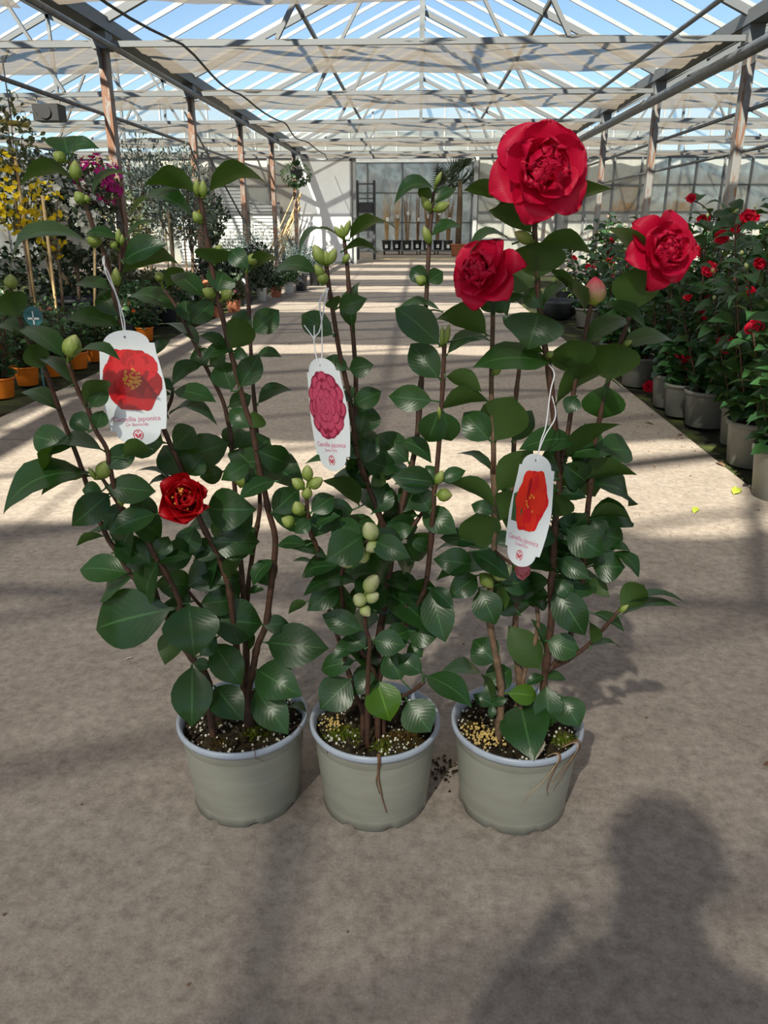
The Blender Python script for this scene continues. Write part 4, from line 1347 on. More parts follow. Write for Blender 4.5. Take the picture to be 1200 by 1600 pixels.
M['blue_leaf'] = leaf_mat('blue_conifer_leaf', (.06, .095, .095), (.12, .17, .17), (.12, .16, .16), (.12, .18, .15), .15, .6, False)
M['light_leaf'] = leaf_mat('light_green_leaf', (.10, .22, .04), (.24, .40, .09), (.20, .33, .09), (.35, .55, .08), .35, .4, False)
M['dark_leaf'] = leaf_mat('dark_shrub_leaf', (.014, .03, .016), (.045, .075, .036), (.04, .06, .03), (.06, .10, .03), .15, .45, False)
M['mixed_leaf'] = leaf_mat('bronze_leaf', (.04, .06, .02), (.12, .13, .05), (.10, .09, .05), (.2, .22, .06), .25, .5, False)
M['fl_red'] = fl_mat('row_red_flower', (.66, .008, .04)); M['fl_white'] = fl_mat('white_flower', (.80, .80, .74))
M['fl_yellow'] = fl_mat('yellow_flower', (.85, .62, .015)); M['fl_magenta'] = fl_mat('magenta_bract', (.45, .015, .20))
M['fl_pink'] = fl_mat('pink_flower', (.75, .25, .35)); M['fl_orange'] = fl_mat('orange_flower', (.85, .22, .05))
M['pot_grey'] = plain('grey_nursery_pot', (.145, .142, .122), .5, 0, .15, 8); M['pot_orange'] = plain('orange_pot', (.80, .20, .015), .5, 0, .1, 10)
M['pot_terra'] = plain('terracotta_pot', (.48, .17, .09), .75, 0, .15, 10); M['pot_white'] = plain('white_pot', (.62, .63, .62), .45, 0, .06, 10)
M['pot_dark'] = plain('dark_pot', (.035, .038, .045), .5, 0, .2, 10); M['bamboo'] = plain('bamboo_cane', (.52, .36, .18), .6, 0, .25, 14)
M['wood'] = plain('thin_trunk', (.16, .11, .07), .8, 0, .3, 20); M['tag_white'] = plain('white_label', (.75, .77, .78), .5, 0, .04, 20)
M['teal'] = plain('teal_label', (.03, .13, .15), .35, 0, .1, 20); M['cane_brown'] = plain('bare_twig', (.27, .17, .09), .8, 0, .35, 20)

VAR = {}
def variants(kind, L, W, mat, n=6):
    if kind not in VAR:
        VAR[kind] = [(lambda g_: (g_, mesh('leaf', *g_[:2], M[mat], True, None, g_[2])))(low_leaf(L * s, W * s, .10 + .05 * i, .25, i)) for i, s in enumerate((1, .85, 1.1, .7, .95, .8)[:n])]
    return VAR[kind]
def double_flower(rad, mat, seed, n=(6, 6, 5)):
    r_ = random.Random(seed); vs, fs, uv = [], [], []
    for k, c in enumerate(n):
        for i in range(c):
            a = 2 * math.pi * i / c + k * .6 + r_.uniform(-.2, .2); tl = R((12, 38, 64)[k] + r_.uniform(-10, 10))
            d = Vector((math.cos(a), math.sin(a), 0)); ax = d * math.cos(tl) + Vector((0, 0, math.sin(tl))); nz = Vector((0, 0, math.cos(tl))) - d * math.sin(tl)
            g_ = petal_geo(rad * (1, .8, .55)[k], rad * (.9, .75, .5)[k], .4, .10, .08, seed=r_.random(), n=5, m_=4); fr = frame(ax, nz); q = len(vs)
            vs += [fr @ v for v in g_[0]]; uv += g_[2]; fs += [tuple(i_ + q for i_ in f) for f in g_[1]]
    return mesh('flower', vs, fs, mat, True, None, uv)
def aim(d, roll=0):
    q = d.to_track_quat('Z', 'Y'); return (q @ Quaternion((0, 0, 1), roll)).to_euler()
def nursery_pot(par, rad, h, mat, soil=True):
    po = MB().lathe([(rad * .74, 0), (rad * .78, .004), (rad * .92, h * .82), (rad * .93, h * .83), (rad * .95, h * .9), (rad, h * .905), (rad * 1.01, h * .93), (rad, h), (rad * .94, h), (rad * .9, h * .8)], 28).build('pot', M[mat], par, smooth=True)
    MB().lathe([(0.001, h * .86), (rad * .5, h * .88), (rad * .93, h * .84)], 20).build('soil', M['soil'], par)
    return po
def leafy(par, pts, kind, n_obj, r_, cam_bias=True):
    """pts: (position, direction, normal); the ones that show largest become leaf parts, the rest one foliage part"""
    V = VAR[kind]
    o = Vector(par.location)
    order = sorted(range(len(pts)), key=lambda i: (pts[i][0] + o - CAM).length) if cam_bias else list(range(len(pts)))
    chosen = set(order[:n_obj]); vs, fs, uv = [], [], []
    for i, (p, d, nz) in enumerate(pts):
        g_, me = r_.choice(V)
        try: fr = frame(d, nz)
        except Exception: continue
        if i in chosen: link('leaf', me, par, p, fr.to_euler())
        else:
            q = len(vs); vs += [fr @ v + p for v in g_[0]]; uv += g_[2]; fs += [tuple(a + q for a in f) for f in g_[1]]
    if vs:
        mt = V[0][1].materials[0]
        link('foliage', mesh('foliage', vs, fs, mt, True, None, uv), par)['kind'] = 'stuff'
def rnd_unit(r_): 
    while True:
        v = Vector((r_.uniform(-1, 1), r_.uniform(-1, 1), r_.uniform(-1, 1)))
        if .05 < v.length < 1: return v.normalized()

FLM = {}
def get_flower(kind, rad, seed):
    k = (kind, round(rad, 3), seed)
    if k not in FLM: FLM[k] = double_flower(rad, M[kind], seed)
    return FLM[k]
bud_small = (lambda g_: mesh('bud', g_[0], g_[1], M['bud_pale'], True, None, g_[2]))(bud_geo(.022, .015, 1))
bud_red = (lambda g_: mesh('bud', g_[0], g_[1], M['bud_pink'], True, None, g_[2]))(bud_geo(.026, .018, 2))
variants('cam', .105, .064, 'bg_leaf'); variants('gard', .07, .038, 'gardenia_leaf'); variants('olive', .075, .020, 'grey_leaf')
variants('blue', .05, .012, 'blue_leaf'); variants('light', .085, .022, 'light_leaf'); variants('dark', .085, .045, 'dark_leaf'); variants('mixed', .07, .035, 'mixed_leaf')

SPOT, TODO, STEMS, BLOOMS = [], [], {}, []
POSTS = [Vector((x, y)) for x in (-XB, XB) for y in PY]
def fits(c, me, slack=.06):
    """whether a point (in space) belongs to plant number me and not to a neighbour's crown, a post or a pot"""
    if any((c.xy - q).length < .13 for q in POSTS): return False
    if any((c - q).length < rq for q, rq in BLOOMS): return False
    d0 = Vector([(c[i] - SPOT[me][0][i]) / SPOT[me][1][i] for i in range(3)]).length
    for k, (ct, ra, pr, ph) in enumerate(SPOT):
        if k == me or abs(c.x - ct.x) > ra[0] + .3 or abs(c.y - ct.y) > ra[1] + .3: continue
        if c.z < ph + .05 and (c.xy - ct.xy).length < pr + .07: return False
        if c.z < ct.z and (c.xy - ct.xy).length < .10: return False
        d = Vector([(c[i] - ct[i]) / ra[i] for i in range(3)]).length
        if d < 1.12 and d < d0 + slack: return False
    return True
def draw_in(p, me, o, c0, steps=6):
    """moves a point of a plant towards its own middle until it fits"""
    for i in range(steps):
        if fits(p + o, me): return p
        p = p.lerp(c0, .22)
    return p if fits(p + o, me) else None
def camellia_row(x, y, h, label, seed, nfl=4, n_obj=40, pot=(.12, .18, 'pot_grey'), nst=13, spread=.30, kind='cam', name='potted_camellia', cat='potted plant', group=None, per=32, flw=None, fl=('fl_red', .048), tagc=None, bias=1.0):
    e = empty(name, (x, y, 0)); tag(e, label, cat, group); me = len(SPOT); ph = pot[1]
    SPOT.append((Vector((x, y, (ph + h) / 2)), (spread + .09, spread + .09, (h - ph) / 2 + .10), pot[0], ph))
    TODO.append(lambda: row_build(e, me, x, y, h, seed, nfl, n_obj, pot, nst, spread, kind, per, fl, tagc, bias)); return e
def row_build(e, me, x, y, h, seed, nfl, n_obj, pot, nst, spread, kind, per, fl, tagc, bias):
    r_ = random.Random(seed); ph = pot[1]; nursery_pot(e, *pot); o = Vector(e.location)
    pts, tips, allp = [], [], []
    for k in range(nst):
        a = 2 * math.pi * k / nst + r_.uniform(-.4, .4); sp = spread * r_.uniform(.35, 1.05); hh = (h - ph) * r_.uniform(.6, 1.0)
        b = Vector((math.cos(a), math.sin(a), 0)) * pot[0] * .35 + Vector((0, 0, ph * .85)); tp = Vector((math.cos(a) * sp, math.sin(a) * sp, ph + hh))
        tp = draw_in(tp, me, o, Vector((0, 0, ph + hh))) or Vector((0, 0, ph + hh * .8))
        c1 = b.lerp(tp, .5) + Vector((math.cos(a), math.sin(a), 0)) * spread * .05
        path = smooth_path([b, c1, tp], 5); MB().tube(path, [.006 - .0035 * i / (len(path) - 1) for i in range(len(path))], 5).build('stem', M['stem'], e, smooth=True)
        tips.append(tp); allp += path
        for i in range(per):
            t = .12 + .88 * i / (per - 1); p = path[min(len(path) - 1, int(t * (len(path) - 1)))]
            an = i * 2.4 + k; d = Vector((math.cos(an), math.sin(an), r_.uniform(-.25, .55))).normalized()
            nz = Vector((r_.uniform(-.3, .3) + .45 * math.cos(a), r_.uniform(-.3, .3) + .45 * math.sin(a) - .25, .9)); q = p + d * r_.uniform(.002, .02)
            if fits(q + d * .06 + o, me) and fits(q + d * .1 + o, me, .0): pts.append((q, d, nz))
            elif fits(q - d * .06 + o, me): pts.append((q, -d + Vector((0, 0, .2)), nz))
    STEMS[e.name] = allp; leafy(e, pts, kind, n_obj, r_)
    for i in range(nfl):
        tp = r_.choice(tips); toc = (CAM - Vector((x, y, .8))).normalized(); d = (toc * bias + rnd_unit(r_) * .8 + Vector((0, 0, .2))).normalized()
        p = Vector((0, 0, ph)).lerp(tp, r_.uniform(.45, 1.0)) + Vector((toc.x, toc.y, 0)) * spread * r_.uniform(.3, .6)
        p = draw_in(p, me, o, tp) or tp
        bloom(e, p, d, fl, i, r_.uniform(0, 6))
    if kind == 'cam':
        for tp in tips[:6]:
            link('bud', r_.choice((bud_small, bud_red, bud_small)), e, tp, Vector((r_.uniform(-.4, .4), r_.uniform(-.4, .4), 1)).to_track_quat('X', 'Z').to_euler())
    if tagc:
        MB().box((-.022, -.001, 0), (.022, .001, .06)).box((-.004, -.001, -.16), (.004, .001, 0)).build('label_stick', M[tagc], e, (pot[0] * .2, -pot[0] * .55, ph + .12), rot=(-.1, 0, r_.uniform(-.4, .4)))
def bloom(e, p, d, fl, i, roll):
    """a flower on a stalk that leaves the nearest stem of its plant"""
    link('flower', get_flower(fl[0], fl[1], 1 + i % 4), e, p, aim(d, roll))
    q = min(STEMS[e.name], key=lambda v: (v - p).length_squared + (.02 if v.z > p.z else 0))
    MB().tube([p + d * .003, p - d * .015, q], .0024, 5).build('flower_stalk', M['stem'], e, smooth=True)

# --- the red camellias along the camellia side of the aisle
def fr_(px_, py_, r_): p = at_z(px_, py_, 0); d = Vector((p.x, p.y, 0)).normalized(); return p + d * r_
front = [(1168, 736, .12, .20, 1.12, 4, 'with a drooping red bloom, next to the narrow pot', 31), (1212, 790, .12, .20, 1.00, 3, 'beside the fallen yellow leaves at the aisle edge', 32), (1098, 672, .12, .19, 1.08, 5, 'standing well apart on the moss', 33),
         (1045, 641, .12, .19, 1.05, 4, 'half hidden behind a low hanging bloom', 34), (994, 607, .12, .19, .98, 4, 'fourth wide pot along the aisle edge', 35), (1146, 699, .085, .18, .80, 2, 'in the narrow pot between two wider ones', 36),
         (960, 580, .12, .19, .95, 3, 'fifth wide pot along the aisle edge', 37)]
for px_, py_, pr_, ph_, hh, nf, tx, sd_ in front:
    p = fr_(px_, py_, pr_)
    camellia_row(p.x, p.y, hh, 'red camellia in grey pot ' + tx, sd_, min(nf, 2), 56, (pr_, ph_, 'pot_grey'), 9, .27, bias=1.1, group='camellias beside the aisle', tagc=None)
ROW = []
low = camellia_row(1.47, 4.30, .46, 'low red flowered camellia leaning out between the grey pots', 38, 2, 30, (.095, .18, 'pot_grey'), 5, .15, group='camellias beside the aisle')
sec = [(1.95, 3.05, 1.08), (2.0, 3.75, 1.12), (2.0, 4.4, 1.14), (1.98, 5.1, 1.10), (1.95, 5.8, 1.05), (2.45, 3.5, 1.15), (2.5, 4.3, 1.18), (2.5, 5.1, 1.18), (2.45, 6.0, 1.12), (1.72, 6.4, .95), (2.95, 4.7, 1.15)]
for i, (x, y, hh) in enumerate(sec):
    camellia_row(x, y, hh, 'red flowered camellia in the rows behind the aisle-side pots', 50 + i, 4, 16, (.12, .19, 'pot_grey'), 9, .28, group='camellias in the back rows', per=30)
for i, (x, y, hh) in enumerate([(1.75, 8.3, 1.02), (2.1, 8.9, 1.08), (2.5, 8.2, 1.05), (2.35, 9.7, 1.1), (2.75, 7.4, 1.05)]):
    camellia_row(x, y, hh, 'small red flowered camellia standing beyond the mossy gap in the rows', 70 + i, 6, 8, (.12, .19, 'pot_grey'), 8, .26, group='camellias beyond the gap', per=28, fl=('fl_red', .04))
for i, (x, y, hh) in enumerate([(3.3, 4.9, 1.22), (3.7, 5.3, 1.30), (3.55, 5.9, 1.22), (4.1, 5.7, 1.32), (3.2, 5.7, 1.15)]):
    camellia_row(x, y, hh, 'light green narrow leaved shrub behind the camellia rows', 80 + i, 0, 14, (.13, .2, 'pot_dark'), 10, .26, 'light', 'potted_shrub', 'shrub', 'light green shrubs', 16)
# ground cover tray plants and a low dark bowl in the gap
for i, (px_, py_) in enumerate([(905, 480), (930, 472), (880, 470), (955, 480)]):
    p = fr_(px_, py_, .1); camellia_row(p.x, p.y, .34, 'low bright green cushion plant with white label', 90 + i, 0, 0, (.12, .13, 'pot_dark'), 12, .2, 'light', 'potted_groundcover', 'potted plant', 'cushion plants in the gap', 8, tagc='tag_white')
bw = empty('planting_bowl', fr_(872, 500, .2)); tag(bw, 'wide dark planting bowl on the moss beyond the aisle camellias', 'bowl')
MB().lathe([(.12, 0), (.2, .05), (.27, .17), (.285, .2), (.26, .2), (.2, .12), (.001, .1)], 28).build('bowl', M['pot_dark'], bw, smooth=True)

# --- shrub side: orange pots along the edge
for i, (px_, py_, hh, tx) in enumerate([(6, 624, .56, 'cut by the picture edge of the row, tallest'), (45, 604, .50, ''), (85, 590, .48, ''), (123, 578, .47, ''), (152, 566, .46, ''), (180, 553, .45, ''), (228, 534, .42, '')]):
    p = fr_(px_, py_, .075)
    camellia_row(p.x, p.y, hh, 'low glossy shrub in orange pot, %s along the moss edge from the doorway' % ORD[6 - i], 100 + i, 0 if i < 5 else 3, 26, (.082, .125, 'pot_orange'), 11, .18, 'gard', 'potted_shrub', 'potted plant', 'shrubs in orange pots', 20, fl=('fl_orange', .02))
rr_ = random.Random(3)
for i in range(9):
    x = -2.95 - .28 * (i % 3) + rr_.uniform(-.06, .06); y = 4.7 + .55 * (i // 3) + .35 * (i % 3) + rr_.uniform(-.1, .1)
    if abs(x + XB) < .2 and abs(y - 5.3) < .2: y += .30
    camellia_row(x, y, rr_.uniform(.5, .62), 'glossy shrub with white blooms behind the orange pots', 120 + i, (2 if i % 2 else 1), 12, (.085, .13, 'pot_orange'), 11, .22, 'gard', 'potted_shrub', 'potted plant', 'shrubs behind the orange pots', 20, fl=('fl_white', .032))
lb = empty('round_label', at_y(56, 520, 4.72)); tag(lb, 'round teal plant label standing among the low shrubs', 'label')
mbx = MB(); mbx.tube([(0, -.002, 0), (0, .002, 0)], .06, 20); mbx.build('disc', M['teal'], lb, (0, 0, .10))
MB().box((-.004, -.002, -lb.location.z - .02), (.004, .002, .06)).build('stick', M['teal'], lb); MB().box((-.035, -.004, .08), (.035, -.0025, .092)).box((-.004, -.004, .05), (.004, -.0025, .13)).build('lettering', M['tag_white'], lb)

def crown_plant(name, label, cat, x, y, base_z, crown, radii, kind, n, seed, pot=None, trunk=None, fl=None, nfl=0, stake=None, n_obj=0, group=None, shell=.35):
    """pot, trunk and a crown of leaves round (0, 0, crown)"""
    e = empty(name, (x, y, base_z)); tag(e, label, cat, group); me = len(SPOT)
    SPOT.append((Vector((x, y, base_z + crown)), tuple(v + .04 for v in radii), pot[0], pot[1]))
    TODO.append(lambda: crown_build(e, me, crown, radii, kind, n, seed, pot, trunk, fl, nfl, stake, n_obj, shell)); return e
def crown_build(e, me, crown, radii, kind, n, seed, pot, trunk, fl, nfl, stake, n_obj, shell):
    r_ = random.Random(seed); o = Vector(e.location); mid = Vector((0, 0, crown))
    if pot: nursery_pot(e, *pot)
    z0 = pot[1] * .85 if pot else 0
    if trunk: MB().tube(smooth_path([Vector((0, 0, z0)), Vector((.02, .01, (z0 + crown) / 2)), Vector((0, 0, crown))], 5), trunk, 7).build('trunk', M['wood'], e, smooth=True)
    for k in range(4):
        d = rnd_unit(r_); tp = Vector((d.x * radii[0] * .8, d.y * radii[1] * .8, crown + abs(d.z) * radii[2] * .8)); tp = draw_in(tp, me, o, mid) or mid; MB().tube([Vector((0, 0, max(z0, crown - radii[2]))), tp], [.008, .003], 5).build('branch', M['wood'], e)
    pts = []
    for i in range(n):
        d = rnd_unit(r_); q = shell + (1 - shell) * r_.random() ** .6
        p = Vector((d.x * radii[0] * q, d.y * radii[1] * q, crown + d.z * radii[2] * q)); 
        if p.z < z0: continue
        p = draw_in(p, me, o, mid, 4)
        if p is None: continue
        dv = (d * .6 + rnd_unit(r_) * .8 + Vector((0, 0, .15))).normalized(); nz = d + Vector((0, 0, .7)) + rnd_unit(r_) * .4
        if not fits(p + dv * .07 + o, me): dv = -dv
        if fits(p + dv * .07 + o, me): pts.append((p, dv, nz))
    leafy(e, pts, kind, n_obj, r_)
    if fl and nfl:                                     # small blossoms, too small to pick apart one by one
        vs, fs, uv = [], [], []
        for i in range(nfl):
            d = rnd_unit(r_)
            if d.y > .35: d.y = -d.y
            q = r_.uniform(.75, 1.02); p = Vector((d.x * radii[0] * q, d.y * radii[1] * q, crown + d.z * radii[2] * q)); p = draw_in(p, me, o, mid, 5) or mid; ro = aim((d + rnd_unit(r_) * .5).normalized()).to_matrix(); k = len(vs)
            for j in range(5):
                a = j * 1.2566; c_ = Vector((math.cos(a), math.sin(a), .25)) * fl[1]; t_ = Vector((-math.sin(a), math.cos(a), 0)) * fl[1] * .42; n0 = len(vs)
                vs += [p, p + ro @ (c_ * .55 - t_), p + ro @ c_, p + ro @ (c_ * .55 + t_)]; uv += [(0, .5), (.5, 0), (1, .5), (.5, 1)]; fs.append((n0, n0 + 1, n0 + 2, n0 + 3))
        link('blossom', mesh('blossom', vs, fs, M[fl[0]], False, None, uv), e)['kind'] = 'stuff'
    if stake: MB().tube([(stake[0], -.05, z0), (stake[0] + stake[1], -.07, stake[2])], .011, 6).build('stake', M['bamboo'], e, smooth=True)
def G(px_, py_, Y):                     # ground spot under a pixel column at depth Y
    return at_y(px_, py_, Y).x
# forsythia, viburnum, bougainvillea and their neighbours
for i, (px_, Y, zc, rad, nf) in enumerate([(20, 6.6, 1.22, .22, 150), (70, 6.9, 1.06, .15, 70), (-110, 6.8, 1.17, .26, 130)]):
    crown_plant('forsythia', 'forsythia covered in yellow flowers on arching stems%s' % (', tallest of its group', ', smallest of its group', ', fullest of its group')[i], 'shrub', G(px_, 290, Y), Y, 0, zc, (rad, rad, .34), 'mixed', 60, 140 + i, (.15, .25, 'pot_dark'), .014, ('fl_yellow', .026), nf, (.06, .03, 1.5) if i == 0 else None, 0, 'forsythias')
crown_plant('viburnum', 'dark shrub dotted all over with small white flower heads', 'shrub', G(105, 330, 7.3), 7.3, 0, 1.05, (.42, .4, .42), 'dark', 900, 150, (.24, .36, 'pot_dark'), .018, ('fl_white', .042), 220, (-.2, -.06, 1.3), 30)
crown_plant('viburnum', 'dark leafy shrub with a few cream flowers beside the post', 'shrub', G(184, 350, 8.9), 8.9, 0, .95, (.30, .30, .45), 'mixed', 700, 151, (.2, .3, 'pot_dark'), .016, ('fl_white', .03), 60, None, 0)
crown_plant('bougainvillea', 'bougainvillea with a tuft of magenta bracts', 'shrub', G(152, 280, 7.95), 7.95, 0, 1.38, (.22, .22, .24), 'mixed', 220, 152, (.16, .25, 'pot_terra'), .014, ('fl_magenta', .045), 90, (.05, .0, 1.6), 0)
crown_plant('dark_shrub', 'dense dark shrub filling the space behind the forsythia', 'shrub', G(60, 270, 9.9), 9.9, 0, 1.35, (.8, .45, .5), 'dark', 1100, 153, (.25, .35, 'pot_dark'), .03, None, 0, None, 0)
crown_plant('dark_shrub', 'dense dark shrub under the white flowered one', 'shrub', G(95, 390, 8.0), 8.0, 0, .55, (.7, .4, .38), 'dark', 900, 154, (.25, .25, 'pot_dark'), .03, None, 0, None, 0)
crown_plant('climbing_shrub', 'loose climbing shrub reaching up to the yellow conduit', 'shrub', G(15, 220, 7.4), 7.4, 0, 1.72, (.28, .3, .38), 'mixed', 260, 155, (.16, .25, 'pot_terra'), .014, None, 0, None, 0)
for i, (px_, Y, zc, rx, rz, tx) in enumerate([(225, 9.8, 1.37, .42, .62, 'bushiest grey-green olive tree in front of the post'), (292, 10.2, 1.30, .40, .62, 'grey-green olive tree with a bamboo stake and yellow tag'), (262, 11.6, 1.40, .5, .6, 'grey-green olive tree farther back, between the two staked ones'), (322, 12.7, 1.05, .34, .42, 'low dark bushy tree beside the louvre shutters')]):
    crown_plant('olive_tree', tx, 'tree', G(px_, 320, Y), Y, 0, zc, (rx, rx, rz), 'dark' if i == 3 else 'olive', 1500 if i < 3 else 800, 160 + i, (.2, .32, 'pot_terra' if i % 2 else 'pot_dark'), .02, ('fl_yellow', .02) if i == 1 else None, 3 if i == 1 else 0, (-.06, .02, 1.3), 0, 'olive trees', .2)
# the line of small pots running back along the shrub side
mix_ = [(248, 492, .07, .11, 'pot_terra', 'mixed', .10, .30, 'terracotta pot with a small bronze leaved plant near the aisle'), (300, 494, .06, .10, 'pot_terra', 'gard', .1, .3, 'small terracotta pot with a glossy plant'), (338, 496, .085, .13, 'pot_terra', 'mixed', .14, .32, 'terracotta pot with a pink tinged plant'),
        (366, 489, .09, .15, 'pot_terra', 'mixed', .15, .34, 'larger terracotta pot with pink flowers'), (384, 476, .10, .19, 'pot_dark', 'dark', .2, .62, 'dark grey pot with a dense green plant and a white label'), (409, 471, .08, .18, 'pot_white', 'dark', .22, .70, 'white pot with a dark feathery plant'),
        (432, 465, .09, .15, 'pot_terra', 'gard', .16, .38, 'reddish pot with pale flowers next to the white pot'), (452, 459, .085, .17, 'pot_white', 'gard', .16, .42, 'white pot with a cream flowering plant'), (471, 455, .11, .26, 'pot_dark', 'blue', .30, .66, 'grey pot with a rounded blue-grey conifer next to the white pots'),
        (492, 447, .10, .26, 'pot_dark', 'blue', .30, .64, 'grey pot with a blue-grey conifer nearest the doorway')]
for i, (px_, py_, pr_, ph_, pm, kd, cr_, top, tx) in enumerate(mix_):
    p = fr_(px_, py_, pr_); k = 1.0
    crown_plant('potted_conifer' if kd == 'blue' else 'potted_plant', tx, 'potted plant', p.x, p.y, 0, ph_ + (top - ph_) * .5, (cr_, cr_, (top - ph_) * .6), kd, 420 if kd != 'blue' else 1400, 180 + i, (pr_, ph_, pm), .008, (('fl_pink', .02) if i in (2, 3) else ('fl_white', .02)) if i in (2, 3, 6, 7) else None, 14, None, 8, None, .1)
    if i in (4, 1): MB().box((-.04, -.002, 0), (.04, .002, .1)).build('label_stick', M['tag_white'], bpy.data.objects[sorted(o.name for o in bpy.data.objects if o.name.startswith('potted_plant') and o.parent is None)[-1]], (.02, -pr_ * 1.1, ph_ + .06))
for i, (px_, Y, top, kd, tx) in enumerate([(405, 12.6, .95, 'blue', 'tall blue-grey conifer behind the white pots'), (372, 12.8, .9, 'blue', 'tall blue-grey conifer below the louvre shutters'), (455, 14.6, .85, 'blue', 'blue-grey conifer beside the bamboo canes'), (338, 10.7, .62, 'dark', 'dark spiky plant beside the olive trees'), (222, 7.98, .55, 'mixed', 'bronze plant at the foot of the rusty post'), (252, 8.35, .5, 'gard', 'green plant between the olive pots'), (198, 7.42, .46, 'gard', 'green plant in front of the white flowered shrub')]):
    crown_plant('potted_conifer' if kd == 'blue' else 'potted_plant', tx, 'potted plant', G(px_, 420, Y), Y, 0, .25 + (top - .25) * .5, (.33, .33, (top - .25) * .62), kd, 1300 if kd == 'blue' else 520, 200 + i, (.13, .26, 'pot_dark'), .01, ('fl_white', .02) if i > 3 else None, 10 if i > 3 else 0, None, 8, None, .1)
# free bamboo stakes
for i, (x0, y0, x1, y1, Y) in enumerate([(85, 470, 66, 305, 6.3), (135, 440, 148, 370, 6.9), (268, 400, 262, 330, 8.95)]):
    tag(MB().tube([Vector((at_y(x0, y0, Y).x, Y, -.03)), at_y(x1, y1, Y)], .012, 6).build('bamboo_stake', M['bamboo'], smooth=True), ('long bamboo stake with a pink ribbon in front of the white flowered shrub', 'short slanting bamboo stake beside the white flowered shrub', 'upright bamboo stake below the olive trees')[i], 'stake')

# the larger blooms of the row, each on the plant that stands behind it
rowp = [o for o in COL.objects if o.parent is None and o.get('group') == 'camellias beside the aisle']; big = []
for i, (px_, py_, dY, rad) in enumerate([(1140, 540, -.22, .055), (1015, 604, -.15, .048), (1040, 549, -.12, .046), (1100, 343, 0, .042), (1080, 311, 0, .032), (1168, 341, 0, .044), (1128, 371, -.1, .04), (1108, 420, -.12, .042), (1192, 596, -.1, .045), (1150, 356, .05, .03), (1186, 410, -.1, .035), (985, 420, -.1, .04)]):
    best = min(rowp, key=lambda o: abs((lambda v: 600 + FPX * v.dot(rt) / v.dot(fw))(Vector((o.location.x, o.location.y, .7)) - CAM) - px_) + (60 if (i == 1) != (o is low) else 0))
    p = at_y(px_, py_, best.location.y + dY); big.append((i, px_, py_, p, rad, best)); BLOOMS.append((p, rad + .03))
for job in TODO: job()
for i, px_, py_, p, rad, best in big:
    d = (CAM - p).normalized() + rnd_unit(rng) * .45; p = p - best.location
    if py_ < 360:                                      # a leading shoot under the topmost blooms
        q = min(STEMS[best.name], key=lambda v: (v - p).length_squared); path = smooth_path([q, q.lerp(p, .55) + Vector((.01, 0, .01)), p], 4); MB().tube(path, .003, 5).build('stem', M['stem'], best, smooth=True); STEMS[best.name] += path[:-3]
        for k in range(4):
            dl = Vector((math.cos(k * 1.7 + i), math.sin(k * 1.7 + i), .25)); link('leaf', VAR['cam'][k][1], best, path[min(2 + 2 * k, len(path) - 3)], frame(dl, Vector((0, -.3, 1))).to_euler())
    bloom(best, p, d.normalized(), ('fl_red', rad), i, i)

# hanging basket, cane bundle, heater box, roll of hose by the end wall
hb = empty('hanging_basket', (-2.90, 19.6, 2.02)); tag(hb, 'hanging basket with trailing greenery and red stems on the post near the white door', 'basket')
nursery_pot(hb, .16, .18, 'pot_dark'); r_ = random.Random(9); pts = []
for i in range(260):
    d = rnd_unit(r_); pts.append((Vector((d.x * .3, d.y * .3, .08 + d.z * .22)), (d + Vector((0, 0, -.3))).normalized(), d + Vector((0, 0, .6))))
leafy(hb, pts, 'cam', 0, r_)
for s in (-1, 1): MB().tube([(s * .15, 0, .17), (s * .004, 0, .56)], .006, 5).build('wire', M['cable'], hb)
for i in range(14):
    a = G(462 - i * 1.2, 320, 20.3) + .0; hc = random.Random(i * 5 + 2); b = Vector((a - .42 - .55 * hc.random(), 20.5 + .036 * i, -.01)); zt = 1.35 + .5 * hc.random(); t_ = Vector((a + .016 * i + hc.uniform(-.05, .05), 20.5 + .036 * i + .2 * (zt + .01), zt))
    tag(MB().tube([b, t_], .014, 6).build('bamboo_cane', M['bamboo'], smooth=True), 'long bamboo cane leaning in the bundle beside the white door', 'cane', 'bamboo canes by the white door')
hx = empty('fan_heater', (at_y(78, 180, Y1 + SP).x, Y1 + SP, at_y(78, 190, Y1 + SP).z)); tag(hx, 'black fan heater box hung below the roof on the shrub side', 'heater')
MB().box((-.17, -.13, 0), (.17, .13, .20)).build('casing', M['black'], hx); MB().tube([(0, -.15, .10), (0, -.13, .10)], .08, 18).build('grille', M['black'], hx)
for s in (-.15, .15): MB().bar((s, 0, .20), (s, 0, 2.59 - hx.location.z), .015, .015).build('bracket', M['steel'], hx)

# --- in the room behind the doorway
r_ = random.Random(12)
for i in range(7):
    px_ = 604 + i * 16; Y = 28.6 + .3 * (i % 2); x = at_y(px_, 380, Y).x
    e = empty('bare_tree', (x, Y, .16)); tag(e, 'bundle of bare twigs in a black pot beyond the doorway, %s from the palm' % ORD[6 - i], 'potted plant', 'bare trees beyond the doorway')
    nursery_pot(e, .17, .32, 'pot_dark'); mb = MB()
    for k in range(16):
        a = r_.uniform(0, 6.28); q = r_.uniform(.02, .2); z = r_.uniform(1.3, 2.1); mb.tube([(q * .25 * math.cos(a), q * .25 * math.sin(a), .28), (q * .5 * math.cos(a), q * .5 * math.sin(a), .9), (q * 1.2 * math.cos(a + .3), q * math.sin(a + .3), z)], [.014, .011, .004], 5)
    mb.build('twigs', M['cane_brown' if i not in (0, 1) else 'bamboo'], e)
    MB().box((-.05, -.002, -.06), (.05, .002, .06)).build('label_stick', M['tag_white'], e, (0, -.19, .12)); MB().box((-.05, -.002, -.06), (.05, .002, .06)).build('label_stick', M['tag_white'], e, (.03, -.1, 1.0 + .1 * (i % 3)))
